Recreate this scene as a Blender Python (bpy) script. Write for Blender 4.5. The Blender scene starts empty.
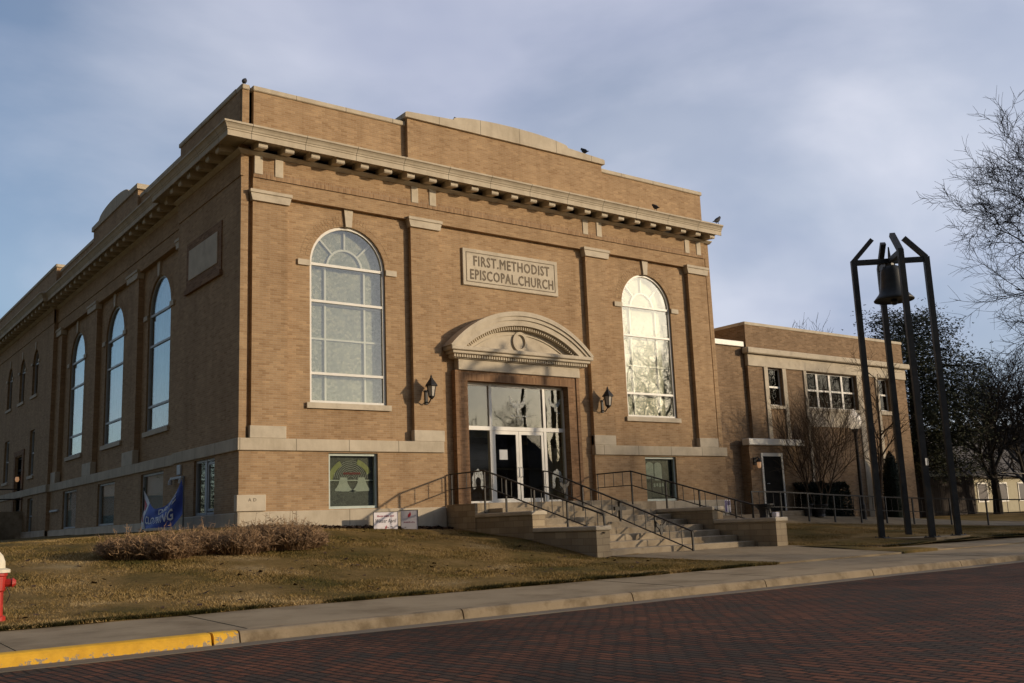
import bpy, bmesh, math, random
import numpy as np
from mathutils import Vector, Matrix
from mathutils.geometry import tessellate_polygon

SC = bpy.context.scene
COL = SC.collection
RAD = math.radians
random.seed(7)
RNG = np.random.default_rng(7)

# ------------------------------------------------------------------ camera
cam = bpy.data.cameras.new("camera")
cam.sensor_width = 36.0
cam.lens = 995.0 * 36.0 / 1024.0
cam.clip_start = 0.1
cam.clip_end = 3000.0
cam_o = bpy.data.objects.new("camera", cam)
COL.objects.link(cam_o)
SC.camera = cam_o
CAMPOS = Vector((-9.392, -24.090, -0.248))
def _basis():
    f = 995.0
    a = Vector((1868 - 512, -(471 - 341.5), -f)).normalized()
    b = Vector((-239 - 512, -(554 - 341.5), -f))
    b = (b - a * a.dot(b)).normalized()
    c = a.cross(b)
    return Matrix((a, b, c))            # rows: world axes seen from the camera
cam_o.matrix_world = Matrix.Translation(CAMPOS) @ _basis().to_4x4()

# ------------------------------------------------------------------ light
SUN_AZ, SUN_EL = 133.0, 12.6            # azimuth clockwise from +Y
world = bpy.data.worlds.new("World")
SC.world = world
world.use_nodes = True
wn = world.node_tree
def sky_nodes():
    N, L = wn.nodes, wn.links
    bg = N['Background']
    sky = N.new('ShaderNodeTexSky'); sky.sky_type = 'NISHITA'; sky.sun_disc = False
    sky.sun_elevation = RAD(SUN_EL); sky.sun_rotation = RAD(SUN_AZ)
    sky.air_density = 1.0; sky.dust_density = 1.2; sky.ozone_density = 2.6
    tc = N.new('ShaderNodeTexCoord')
    sep = N.new('ShaderNodeSeparateXYZ'); L.new(tc.outputs['Generated'], sep.inputs[0])
    zc = N.new('ShaderNodeMath'); zc.operation = 'MAXIMUM'; zc.inputs[1].default_value = 0.0
    L.new(sep.outputs['Z'], zc.inputs[0])
    za = N.new('ShaderNodeMath'); za.operation = 'ADD'; za.inputs[1].default_value = 0.38
    L.new(zc.outputs[0], za.inputs[0])
    dx = N.new('ShaderNodeMath'); dx.operation = 'DIVIDE'; L.new(sep.outputs['X'], dx.inputs[0]); L.new(za.outputs[0], dx.inputs[1])
    dy = N.new('ShaderNodeMath'); dy.operation = 'DIVIDE'; L.new(sep.outputs['Y'], dy.inputs[0]); L.new(za.outputs[0], dy.inputs[1])
    cb = N.new('ShaderNodeCombineXYZ'); L.new(dx.outputs[0], cb.inputs[0]); L.new(dy.outputs[0], cb.inputs[1])
    mp = N.new('ShaderNodeMapping'); L.new(cb.outputs[0], mp.inputs['Vector'])
    mp.inputs['Location'].default_value = (5.3, 2.2, 0.0)
    mp.inputs['Rotation'].default_value = (0, 0, RAD(38))
    mp.inputs['Scale'].default_value = (1.0, 1.15, 1.0)
    n1 = N.new('ShaderNodeTexNoise'); L.new(mp.outputs[0], n1.inputs['Vector'])
    n1.inputs['Scale'].default_value = 0.9; n1.inputs['Detail'].default_value = 7.0
    n1.inputs['Roughness'].default_value = 0.52; n1.inputs['Distortion'].default_value = 0.9
    r1 = N.new('ShaderNodeValToRGB'); L.new(n1.outputs['Fac'], r1.inputs[0])
    r1.color_ramp.elements[0].position = 0.40; r1.color_ramp.elements[0].color = (0, 0, 0, 1)
    r1.color_ramp.elements[1].position = 0.64; r1.color_ramp.elements[1].color = (1, 1, 1, 1)
    # cloud cover grows towards +X (the overcast right side)
    gx = N.new('ShaderNodeMapRange'); L.new(sep.outputs['X'], gx.inputs['Value'])
    gx.inputs['From Min'].default_value = -0.1; gx.inputs['From Max'].default_value = 0.95
    gx.inputs['To Min'].default_value = 0.05; gx.inputs['To Max'].default_value = 0.80
    cov = N.new('ShaderNodeMath'); cov.operation = 'MULTIPLY_ADD'
    L.new(r1.outputs[0], cov.inputs[0]); cov.inputs[1].default_value = 0.55; L.new(gx.outputs[0], cov.inputs[2])
    cov.use_clamp = True
    # cloud tone: soft grey, two tones
    n2 = N.new('ShaderNodeTexNoise'); L.new(mp.outputs[0], n2.inputs['Vector'])
    n2.inputs['Scale'].default_value = 1.25; n2.inputs['Detail'].default_value = 5.0
    r2 = N.new('ShaderNodeValToRGB'); L.new(n2.outputs['Fac'], r2.inputs[0])
    r2.color_ramp.elements[0].position = 0.38; r2.color_ramp.elements[0].color = (2.45, 2.62, 3.45, 1)
    r2.color_ramp.elements[1].position = 0.62; r2.color_ramp.elements[1].color = (4.5, 4.5, 5.0, 1)
    # the veil is brighter near the sun: part of the sky's own light
    scl = N.new('ShaderNodeMixRGB'); scl.blend_type = 'ADD'; scl.inputs[0].default_value = 0.28
    L.new(r2.outputs[0], scl.inputs[1]); L.new(sky.outputs[0], scl.inputs[2])
    mx = N.new('ShaderNodeMixRGB'); L.new(cov.outputs[0], mx.inputs[0])
    L.new(sky.outputs[0], mx.inputs[1]); L.new(scl.outputs[0], mx.inputs[2])
    # sky darkened unseen behind the camera's left shoulder, added to dim the side wall
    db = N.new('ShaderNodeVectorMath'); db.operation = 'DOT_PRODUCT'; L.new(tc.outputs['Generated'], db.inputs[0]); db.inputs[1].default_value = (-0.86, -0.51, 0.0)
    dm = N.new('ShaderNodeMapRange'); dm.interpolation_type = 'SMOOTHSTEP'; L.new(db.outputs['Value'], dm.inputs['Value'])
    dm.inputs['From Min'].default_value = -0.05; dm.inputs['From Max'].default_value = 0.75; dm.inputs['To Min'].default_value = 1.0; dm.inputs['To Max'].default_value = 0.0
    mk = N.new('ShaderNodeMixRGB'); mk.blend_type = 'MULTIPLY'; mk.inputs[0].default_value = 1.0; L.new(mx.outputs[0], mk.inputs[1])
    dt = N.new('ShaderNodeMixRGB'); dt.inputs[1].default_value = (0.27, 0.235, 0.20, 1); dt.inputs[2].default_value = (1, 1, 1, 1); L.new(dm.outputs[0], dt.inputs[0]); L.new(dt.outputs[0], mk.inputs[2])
    # thin cloud glowing round the low sun
    sv = N.new('ShaderNodeVectorMath'); sv.operation = 'DOT_PRODUCT'; L.new(tc.outputs['Generated'], sv.inputs[0])
    sv.inputs[1].default_value = (math.sin(RAD(SUN_AZ)) * math.cos(RAD(SUN_EL)), math.cos(RAD(SUN_AZ)) * math.cos(RAD(SUN_EL)), math.sin(RAD(SUN_EL)))
    pm = N.new('ShaderNodeMath'); pm.operation = 'MAXIMUM'; pm.inputs[1].default_value = 0.0; L.new(sv.outputs['Value'], pm.inputs[0])
    pw = N.new('ShaderNodeMath'); pw.operation = 'POWER'; pw.inputs[1].default_value = 75.0; L.new(pm.outputs[0], pw.inputs[0])
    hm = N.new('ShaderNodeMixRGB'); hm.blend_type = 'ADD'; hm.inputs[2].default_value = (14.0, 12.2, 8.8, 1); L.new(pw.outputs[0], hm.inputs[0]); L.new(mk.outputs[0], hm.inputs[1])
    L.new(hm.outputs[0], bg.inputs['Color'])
    bg.inputs['Strength'].default_value = 0.148
sky_nodes()
sun = bpy.data.lights.new("sun", 'SUN')
sun.energy = 3.25; sun.angle = RAD(1.0); sun.color = (1.0, 0.80, 0.56)
sun_o = bpy.data.objects.new("sun", sun); COL.objects.link(sun_o)
_sd = Vector((math.sin(RAD(SUN_AZ)) * math.cos(RAD(SUN_EL)), math.cos(RAD(SUN_AZ)) * math.cos(RAD(SUN_EL)), math.sin(RAD(SUN_EL))))
sun_o.rotation_euler = _sd.to_track_quat('Z', 'Y').to_euler()
sun_o.location = (40, -40, 30)
SC.view_settings.view_transform = 'Standard'
SC.view_settings.look = 'None'
SC.view_settings.exposure = 0.0
SC.view_settings.gamma = 1.0
SC.render.engine = 'CYCLES'
SC.cycles.max_bounces = 8
SC.cycles.transparent_max_bounces = 24
SC.cycles.caustics_reflective = False
SC.cycles.caustics_refractive = False
SC.cycles.sample_clamp_indirect = 6.0
SC.cycles.use_denoising = True

# ------------------------------------------------------------------ helpers
class MB:
    """collects shapes (world coordinates) for ONE mesh object"""
    def __init__(s): s.v, s.f = [], []
    def add(s, vs, fs):
        o = len(s.v); s.v += [tuple(p) for p in vs]; s.f += [tuple(i + o for i in f) for f in fs]; return s
    def box(s, x0, x1, y0, y1, z0, z1):
        vs = [(x, y, z) for z in (z0, z1) for y in (y0, y1) for x in (x0, x1)]
        return s.add(vs, [(0, 2, 3, 1), (4, 5, 7, 6), (0, 1, 5, 4), (2, 6, 7, 3), (0, 4, 6, 2), (1, 3, 7, 5)])
    def cbox(s, x0, x1, y0, y1, z0, z1, c=0.012):
        """box with chamfered edges"""
        bm = bmesh.new()
        r = bmesh.ops.create_cube(bm, size=1.0)
        for v in bm.verts:
            v.co = Vector(((x0 + x1) / 2 + v.co.x * (x1 - x0), (y0 + y1) / 2 + v.co.y * (y1 - y0), (z0 + z1) / 2 + v.co.z * (z1 - z0)))
        bmesh.ops.bevel(bm, geom=list(bm.edges), offset=c, segments=1, affect='EDGES')
        s.bm(bm); return s
    def bm(s, bm):
        bm.verts.index_update()
        s.add([v.co[:] for v in bm.verts], [[v.index for v in f.verts] for f in bm.faces]); bm.free(); return s
    def bar(s, p, q, w, h=None, up=(0, 0, 1)):
        """square bar between two points"""
        p, q = Vector(p), Vector(q); h = h or w
        d = (q - p).normalized(); u = Vector(up)
        if abs(d.dot(u)) > 0.98: u = Vector((0, 1, 0))
        a = d.cross(u).normalized() * w / 2; b = a.cross(d).normalized() * h / 2
        vs = [p - a - b, p + a - b, p + a + b, p - a + b, q - a - b, q + a - b, q + a + b, q - a + b]
        return s.add(vs, [(3, 2, 1, 0), (4, 5, 6, 7), (0, 1, 5, 4), (1, 2, 6, 5), (2, 3, 7, 6), (3, 0, 4, 7)])
    def tube(s, pts, rad, n=6, cap=True):
        pts = [Vector(p) for p in pts]
        if not hasattr(rad, '__len__'): rad = [rad] * len(pts)
        o = len(s.v); ref = None
        for i, p in enumerate(pts):
            d = (pts[min(i + 1, len(pts) - 1)] - pts[max(i - 1, 0)]).normalized()
            if ref is None:
                ref = Vector((0, 0, 1)) if abs(d.z) < 0.9 else Vector((1, 0, 0))
            a = (ref - d * ref.dot(d)).normalized(); ref = a; b = d.cross(a)
            for k in range(n):
                t = 2 * math.pi * k / n
                s.v.append(tuple(p + (a * math.cos(t) + b * math.sin(t)) * rad[i]))
        for i in range(len(pts) - 1):
            for k in range(n):
                k2 = (k + 1) % n
                s.f.append((o + i * n + k, o + i * n + k2, o + (i + 1) * n + k2, o + (i + 1) * n + k))
        if cap:
            s.f.append(tuple(o + k for k in range(n))[::-1]); e = o + (len(pts) - 1) * n
            s.f.append(tuple(e + k for k in range(n)))
        return s
    def lathe(s, c, prof, n=20, rx=1.0, ry=1.0):
        """profile [(r, z)] spun about a vertical axis at c"""
        o = len(s.v)
        for r, z in prof:
            for k in range(n):
                t = 2 * math.pi * k / n
                s.v.append((c[0] + r * rx * math.cos(t), c[1] + r * ry * math.sin(t), c[2] + z))
        for i in range(len(prof) - 1):
            for k in range(n):
                k2 = (k + 1) % n
                s.f.append((o + i * n + k, o + i * n + k2, o + (i + 1) * n + k2, o + (i + 1) * n + k))
        s.f.append(tuple(o + k for k in range(n))[::-1]); e = o + (len(prof) - 1) * n
        s.f.append(tuple(e + k for k in range(n)))
        return s
    def prism(s, poly, T, d0, d1):
        """2D polygon (u, z) extruded from depth d0 to d1 through T(u, d, z)"""
        n = len(poly)
        vs = [T(u, d0, z) for u, z in poly] + [T(u, d1, z) for u, z in poly]
        tri = tessellate_polygon([[Vector((u, z, 0)) for u, z in poly]])
        fs = [tuple(t) for t in tri] + [tuple(i + n for i in t[::-1]) for t in tri]
        fs += [(i, (i + 1) % n, (i + 1) % n + n, i + n) for i in range(n)]
        return s.add(vs, fs)
    def ring(s, outer, inner, T, d0, d1):
        """closed band between two polygons with the same number of points"""
        n = len(outer)
        vs = [T(u, d0, z) for u, z in outer] + [T(u, d0, z) for u, z in inner] + [T(u, d1, z) for u, z in outer] + [T(u, d1, z) for u, z in inner]
        fs = []
        for i in range(n):
            j = (i + 1) % n
            fs += [(i, j, n + j, n + i), (2 * n + i, 3 * n + i, 3 * n + j, 2 * n + j), (i, 2 * n + i, 2 * n + j, j), (n + i, n + j, 3 * n + j, 3 * n + i)]
        return s.add(vs, fs)
    def panel(s, outer, holes, T, d=0.0, reveal=0.25):
        """wall face with openings and their reveals"""
        loops = [outer] + holes
        flat = [p for l in loops for p in l]
        tri = tessellate_polygon([[Vector((u, z, 0)) for u, z in l] for l in loops])
        s.add([T(u, d, z) for u, z in flat], [tuple(t) for t in tri])
        for h in holes:
            n = len(h)
            s.add([T(u, d, z) for u, z in h] + [T(u, d + reveal, z) for u, z in h], [(i, (i + 1) % n, (i + 1) % n + n, i + n) for i in range(n)])
        return s
    def build(s, name, m, parent=None, smooth=False, loc=None):
        me = bpy.data.meshes.new(name)
        off = Vector(loc) if loc is not None else Vector((0, 0, 0))
        if parent is not None:
            p = parent; off = Vector((0, 0, 0))
            while p is not None: off += Vector(p.location); p = p.parent
        vs = np.array(s.v, dtype=float).reshape(-1, 3) - np.array(off)
        me.from_pydata(vs.tolist(), [], s.f)
        if m is not None: me.materials.append(m)
        if smooth:
            me.polygons.foreach_set('use_smooth', [True] * len(me.polygons))
        o = bpy.data.objects.new(name, me); COL.objects.link(o)
        if parent is not None: o.parent = parent
        elif loc is not None: o.location = loc
        return o

class Each:
    """every shape becomes a part of its own"""
    def __init__(s, name, m, parent): s.a = (name, m, parent)
    def __getattr__(s, k):
        return lambda *q, **w: getattr(MB(), k)(*q, **w).build(*s.a)

def tag(o, label=None, cat=None, group=None, kind=None):
    if label: o['label'] = label
    if cat: o['category'] = cat
    if group: o['group'] = group
    if kind: o['kind'] = kind
    return o
def thing(name, loc, label, cat, group=None):
    o = bpy.data.objects.new(name, None); COL.objects.link(o); o.location = loc
    o.empty_display_size = 0.3
    return tag(o, label, cat, group)
def copy_tree(o, parent=None):
    c = o.copy(); COL.objects.link(c); c.parent = parent
    for ch in list(o.children): copy_tree(ch, c)
    return c
def structure(mb, name, m, smooth=False):
    return tag(mb.build(name, m, smooth=smooth), kind='structure')
def text_mb(body, size, T, width=None, weight=0.0, depth=0.004, d=0.0, cx=0.0, cz=0.0, shear=0.0, scale_u=1.0):
    """lettering as flat letters; T(u, d, z)"""
    cu = bpy.data.curves.new('lettering', 'FONT'); cu.body = body; cu.size = size; cu.offset = weight
    cu.space_character = 1.12; cu.align_x = 'CENTER'; cu.align_y = 'CENTER'; cu.shear = shear; cu.resolution_u = 2
    ob = bpy.data.objects.new('lettering', cu); COL.objects.link(ob)
    bpy.context.view_layer.update()
    me = ob.evaluated_get(bpy.context.evaluated_depsgraph_get()).to_mesh()
    vs = [v.co.copy() for v in me.vertices]; fs = [tuple(p.vertices) for p in me.polygons]
    xs = [v.x for v in vs]; w = max(xs) - min(xs); k = (width / w) if width else scale_u
    mid = (max(xs) + min(xs)) / 2
    mb = MB().add([T(cx + (v.x - mid) * k, d - depth, cz + v.y) for v in vs], fs)
    ob.to_mesh_clear(); bpy.data.objects.remove(ob); bpy.data.curves.remove(cu)
    return mb

# ------------------------------------------------------------------ materials
def new_mat(name):
    m = bpy.data.materials.new(name); m.use_nodes = True
    return m, m.node_tree.nodes, m.node_tree.links, m.node_tree.nodes['Principled BSDF']
def noise(N, L, scale, detail=4, rough=0.55, vec=None):
    n = N.new('ShaderNodeTexNoise'); n.inputs['Scale'].default_value = scale
    n.inputs['Detail'].default_value = detail; n.inputs['Roughness'].default_value = rough
    if vec is not None: L.new(vec, n.inputs['Vector'])
    return n
def ramp(N, L, src, stops):
    r = N.new('ShaderNodeValToRGB'); L.new(src, r.inputs[0])
    e = r.color_ramp.elements
    while len(e) < len(stops): e.new(0.5)
    for i, (p, c) in enumerate(stops):
        e[i].position = p; e[i].color = (*c, 1) if len(c) == 3 else c
    return r
def mixrgb(N, L, fac, a, b, mode='MIX'):
    m = N.new('ShaderNodeMixRGB'); m.blend_type = mode
    for i, x in enumerate((fac, a, b)):
        if isinstance(x, (int, float)): m.inputs[i].default_value = x
        elif isinstance(x, tuple): m.inputs[i].default_value = (*x, 1)
        else: L.new(x, m.inputs[i])
    return m
def position(N):
    return N.new('ShaderNodeNewGeometry').outputs['Position']
def rough_mat(name, c0, c1, scale=6.0, rough=0.85, bump=0.15, fine=60.0, metallic=0.0, spec=0.3, blotch=None):
    """two-tone weathered surface"""
    m, N, L, B = new_mat(name); P = position(N)
    n = noise(N, L, scale, 6, 0.6, P)
    r = ramp(N, L, n.outputs['Fac'], [(0.3, c0), (0.7, c1)]); col = r.outputs[0]
    if blotch:
        n3 = noise(N, L, blotch[0], 5, 0.65, P)
        r3 = ramp(N, L, n3.outputs['Fac'], [(blotch[1], (1, 1, 1)), (blotch[2], blotch[3])])
        col = mixrgb(N, L, 1.0, col, r3.outputs[0], 'MULTIPLY').outputs[0]
    L.new(col, B.inputs['Base Color'])
    B.inputs['Roughness'].default_value = rough; B.inputs['Metallic'].default_value = metallic
    B.inputs['Specular IOR Level'].default_value = spec
    if bump:
        nf = noise(N, L, fine, 3, 0.6, P); bp = N.new('ShaderNodeBump'); bp.inputs['Strength'].default_value = bump
        bp.inputs['Distance'].default_value = 0.01
        L.new(nf.outputs['Fac'], bp.inputs['Height']); L.new(bp.outputs[0], B.inputs['Normal'])
    return m
def brick_mat(name, c1, c2, mortar, bw=0.20, bh=0.0585, ms=0.006, soldier=False, dark=(0.86, 0.83, 0.80), stain=0.30):
    m, N, L, B = new_mat(name)
    g = N.new('ShaderNodeNewGeometry')
    sp = N.new('ShaderNodeSeparateXYZ'); L.new(g.outputs['Position'], sp.inputs[0])
    sn = N.new('ShaderNodeSeparateXYZ'); L.new(g.outputs['True Normal'], sn.inputs[0])
    ab = N.new('ShaderNodeMath'); ab.operation = 'ABSOLUTE'; L.new(sn.outputs['X'], ab.inputs[0])
    gt = N.new('ShaderNodeMath'); gt.operation = 'GREATER_THAN'; gt.inputs[1].default_value = 0.6; L.new(ab.outputs[0], gt.inputs[0])
    um = N.new('ShaderNodeMix'); um.data_type = 'FLOAT'
    L.new(gt.outputs[0], um.inputs[0]); L.new(sp.outputs['X'], um.inputs[2]); L.new(sp.outputs['Y'], um.inputs[3])
    cb = N.new('ShaderNodeCombineXYZ')
    L.new(um.outputs[0], cb.inputs[1 if soldier else 0]); L.new(sp.outputs['Z'], cb.inputs[0 if soldier else 1])
    bt = N.new('ShaderNodeTexBrick'); L.new(cb.outputs[0], bt.inputs['Vector'])
    bt.inputs['Scale'].default_value = 1.0; bt.inputs['Brick Width'].default_value = bw; bt.inputs['Row Height'].default_value = bh
    bt.inputs['Mortar Size'].default_value = ms; bt.inputs['Mortar Smooth'].default_value = 0.2
    bt.offset = 0.0 if soldier else 0.5
    bt.inputs['Color1'].default_value = (*c1, 1); bt.inputs['Color2'].default_value = (*c2, 1); bt.inputs['Mortar'].default_value = (*mortar, 1)
    # odd darker bricks: second brick pattern read as a random value per brick
    b2 = N.new('ShaderNodeTexBrick'); L.new(cb.outputs[0], b2.inputs['Vector'])
    for k, v in (('Scale', 1.0), ('Brick Width', bw), ('Row Height', bh), ('Mortar Size', 0.0)): b2.inputs[k].default_value = v
    b2.offset = bt.offset; b2.inputs['Color1'].default_value = (0, 0, 0, 1); b2.inputs['Color2'].default_value = (1, 1, 1, 1)
    rr = ramp(N, L, b2.outputs['Color'], [(0.0, dark), (0.16, (0.95, 0.94, 0.93)), (0.8, (1.0, 1.0, 1.0)), (1.0, (1.10, 1.09, 1.07))])
    col = mixrgb(N, L, 1.0, bt.outputs['Color'], rr.outputs[0], 'MULTIPLY')
    n = noise(N, L, 0.7, 6, 0.6, g.outputs['Position'])
    rs = ramp(N, L, n.outputs['Fac'], [(0.3, (0.80, 0.77, 0.75)), (0.62, (1.05, 1.04, 1.03))])
    col = mixrgb(N, L, stain * 2, col.outputs[0], rs.outputs[0], 'MULTIPLY')
    # soot runs: noise stretched along the wall height
    mp = N.new('ShaderNodeMapping'); L.new(g.outputs['Position'], mp.inputs['Vector']); mp.inputs['Scale'].default_value = (2.2, 2.2, 0.18)
    n4 = noise(N, L, 1.0, 5, 0.65, mp.outputs[0])
    r4 = ramp(N, L, n4.outputs['Fac'], [(0.34, (0.72, 0.69, 0.66)), (0.52, (1, 1, 1))])
    col = mixrgb(N, L, stain * 1.6, col.outputs[0], r4.outputs[0], 'MULTIPLY')
    L.new(col.outputs[0], B.inputs['Base Color'])
    B.inputs['Roughness'].default_value = 0.9; B.inputs['Specular IOR Level'].default_value = 0.2
    bp = N.new('ShaderNodeBump'); bp.inputs['Strength'].default_value = 0.5; bp.inputs['Distance'].default_value = 0.008
    inv = N.new('ShaderNodeMath'); inv.operation = 'SUBTRACT'; inv.inputs[0].default_value = 1.0; L.new(bt.outputs['Fac'], inv.inputs[1])
    nf = noise(N, L, 90, 3, 0.6, g.outputs['Position'])
    ad = N.new('ShaderNodeMath'); ad.operation = 'MULTIPLY_ADD'; L.new(nf.outputs['Fac'], ad.inputs[0]); ad.inputs[1].default_value = 0.5; L.new(inv.outputs[0], ad.inputs[2])
    L.new(ad.outputs[0], bp.inputs['Height']); L.new(bp.outputs[0], B.inputs['Normal'])
    return m
def glass_mat(name, tint=(0.8, 0.85, 0.82), refl=0.0, wave=0.02, gcol=(1, 1, 1)):
    m, N, L, B = new_mat(name); N.remove(B); out = N['Material Output']
    tr = N.new('ShaderNodeBsdfTransparent'); tr.inputs[0].default_value = (*tint, 1)
    gl = N.new('ShaderNodeBsdfGlossy'); gl.inputs['Roughness'].default_value = 0.015; gl.inputs['Color'].default_value = (*gcol, 1)
    lw = N.new('ShaderNodeLayerWeight'); lw.inputs['Blend'].default_value = 0.5
    fr = N.new('ShaderNodeMath'); fr.operation = 'POWER'; L.new(lw.outputs['Facing'], fr.inputs[0]); fr.inputs[1].default_value = 5.0
    ad = N.new('ShaderNodeMath'); ad.operation = 'MULTIPLY_ADD'; ad.use_clamp = True
    L.new(fr.outputs[0], ad.inputs[0]); ad.inputs[1].default_value = 0.95 - refl; ad.inputs[2].default_value = 0.05 + refl
    mx = N.new('ShaderNodeMixShader'); L.new(ad.outputs[0], mx.inputs[0]); L.new(tr.outputs[0], mx.inputs[1]); L.new(gl.outputs[0], mx.inputs[2])
    n = noise(N, L, 0.9, 2, 0.5, position(N)); bp = N.new('ShaderNodeBump'); bp.inputs['Strength'].default_value = wave; bp.inputs['Distance'].default_value = 0.25
    L.new(n.outputs['Fac'], bp.inputs['Height']); L.new(bp.outputs[0], gl.inputs['Normal'])
    L.new(mx.outputs[0], out.inputs[0])
    return m
def stained_mat(name, c0, c1, c2, lead=(0.12, 0.13, 0.12), cell=0.16, lead_w=0.03, green=0.0):
    """leaded art glass as it looks by day from outside"""
    m, N, L, B = new_mat(name)
    P = position(N)
    mp = N.new('ShaderNodeMapping'); L.new(P, mp.inputs['Vector']); mp.inputs['Scale'].default_value = (1, 0.0001 if True else 1, 1)
    v = N.new('ShaderNodeTexVoronoi'); v.inputs['Scale'].default_value = 1.0 / cell; L.new(P, v.inputs['Vector'])
    ve = N.new('ShaderNodeTexVoronoi'); ve.feature = 'DISTANCE_TO_EDGE'; ve.inputs['Scale'].default_value = 1.0 / cell; L.new(P, ve.inputs['Vector'])
    sv = N.new('ShaderNodeSeparateColor'); L.new(v.outputs['Color'], sv.inputs[0])
    r = ramp(N, L, sv.outputs[0], [(0.0, c0), (0.5, c1), (1.0, c2)])
    n = noise(N, L, 1.6, 4, 0.6, P); rn = ramp(N, L, n.outputs['Fac'], [(0.3, (0.72, 0.74, 0.72)), (0.7, (1.12, 1.1, 1.05))])
    c = mixrgb(N, L, 0.8, r.outputs[0], rn.outputs[0], 'MULTIPLY')
    lt = ramp(N, L, ve.outputs['Distance'], [(lead_w * 0.5, (1, 1, 1)), (lead_w, (0, 0, 0))])
    c2_ = mixrgb(N, L, lt.outputs[0], c.outputs[0], lead)
    L.new(c2_.outputs[0], B.inputs['Base Color']); B.inputs['Roughness'].default_value = 0.45
    return m
def foliage_mat(name, c0, c1, scale=3.0, rough=0.7, trans=0.0):
    m, N, L, B = new_mat(name); P = position(N)
    oi = N.new('ShaderNodeNewGeometry')
    n = noise(N, L, scale, 4, 0.6, P)
    ad = N.new('ShaderNodeMath'); ad.operation = 'MULTIPLY_ADD'; L.new(oi.outputs['Random Per Island'], ad.inputs[0]); ad.inputs[1].default_value = 0.55
    sc_ = N.new('ShaderNodeMath'); sc_.operation = 'MULTIPLY'; L.new(n.outputs['Fac'], sc_.inputs[0]); sc_.inputs[1].default_value = 0.5
    L.new(sc_.outputs[0], ad.inputs[2])
    r = ramp(N, L, ad.outputs[0], [(0.15, c0), (0.75, c1)])
    L.new(r.outputs[0], B.inputs['Base Color']); B.inputs['Roughness'].default_value = rough; B.inputs['Specular IOR Level'].default_value = 0.2
    return m

M = {}
M['brick'] = brick_mat('tan_brick', (0.380, 0.252, 0.142), (0.430, 0.292, 0.168), (0.43, 0.335, 0.225))
M['brick_soldier'] = brick_mat('tan_brick_soldier', (0.330, 0.210, 0.118), (0.410, 0.270, 0.155), (0.38, 0.30, 0.22), soldier=True)
M['brick_brown'] = brick_mat('brown_brick', (0.235, 0.138, 0.076), (0.310, 0.188, 0.106), (0.29, 0.205, 0.135))
M['brick_brown_soldier'] = brick_mat('brown_brick_soldier', (0.225, 0.130, 0.072), (0.295, 0.178, 0.100), (0.28, 0.195, 0.13), soldier=True)
M['annex_brick'] = brick_mat('annex_brick', (0.250, 0.165, 0.096), (0.315, 0.212, 0.126), (0.30, 0.245, 0.18))
M['stone'] = rough_mat('limestone', (0.50, 0.435, 0.335), (0.62, 0.545, 0.425), 1.8, 0.85, 0.12, 45, blotch=(2.5, 0.5, 0.78, (0.74, 0.72, 0.70)))
def course_mat(name, c0, c1, step):
    m, N, L, B = new_mat(name); g = N.new('ShaderNodeNewGeometry'); P = g.outputs['Position']
    n = noise(N, L, 1.8, 6, 0.6, P); r = ramp(N, L, n.outputs['Fac'], [(0.3, c0), (0.7, c1)])
    mp = N.new('ShaderNodeMapping'); L.new(P, mp.inputs['Vector']); mp.inputs['Scale'].default_value = (2.6, 2.6, 0.7)
    st = noise(N, L, 1.0, 5, 0.7, mp.outputs[0]); rs = ramp(N, L, st.outputs['Fac'], [(0.30, (0.74, 0.71, 0.67)), (0.58, (1, 1, 1))])
    c = mixrgb(N, L, 0.6, r.outputs[0], rs.outputs[0], 'MULTIPLY')
    sp = N.new('ShaderNodeSeparateXYZ'); L.new(P, sp.inputs[0]); sn = N.new('ShaderNodeSeparateXYZ'); L.new(g.outputs['True Normal'], sn.inputs[0])
    ab = N.new('ShaderNodeMath'); ab.operation = 'ABSOLUTE'; L.new(sn.outputs['X'], ab.inputs[0]); gt = N.new('ShaderNodeMath'); gt.operation = 'GREATER_THAN'; gt.inputs[1].default_value = 0.6; L.new(ab.outputs[0], gt.inputs[0])
    um = N.new('ShaderNodeMix'); um.data_type = 'FLOAT'; L.new(gt.outputs[0], um.inputs[0]); L.new(sp.outputs['X'], um.inputs[2]); L.new(sp.outputs['Y'], um.inputs[3])
    md = N.new('ShaderNodeMath'); md.operation = 'PINGPONG'; L.new(um.outputs[0], md.inputs[0]); md.inputs[1].default_value = step / 2
    j = ramp(N, L, md.outputs[0], [(0.006, (1, 1, 1)), (0.013, (0, 0, 0))])
    c = mixrgb(N, L, j.outputs[0], c.outputs[0], (0.20, 0.17, 0.13))
    L.new(c.outputs[0], B.inputs['Base Color']); B.inputs['Roughness'].default_value = 0.88; B.inputs['Specular IOR Level'].default_value = 0.25
    nf = noise(N, L, 40, 4, 0.65, P); bp = N.new('ShaderNodeBump'); bp.inputs['Strength'].default_value = 0.2; bp.inputs['Distance'].default_value = 0.01; L.new(nf.outputs['Fac'], bp.inputs['Height']); L.new(bp.outputs[0], B.inputs['Normal'])
    return m
M['stone_course'] = course_mat('limestone_courses', (0.48, 0.415, 0.315), (0.61, 0.535, 0.415), 1.52)
M['stone_dark'] = rough_mat('limestone_incised', (0.16, 0.13, 0.095), (0.22, 0.18, 0.13), 5, 0.9, 0.0)
M['ashlar'] = brick_mat('rock_faced_ashlar', (0.36, 0.295, 0.205), (0.42, 0.35, 0.245), (0.30, 0.245, 0.175), bw=0.42, bh=0.16, ms=0.010, dark=(0.88, 0.86, 0.83))
M['step'] = rough_mat('step_concrete', (0.32, 0.262, 0.185), (0.43, 0.355, 0.255), 2.5, 0.9, 0.3, 40, blotch=(1.8, 0.45, 0.68, (0.62, 0.58, 0.52)))
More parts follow.
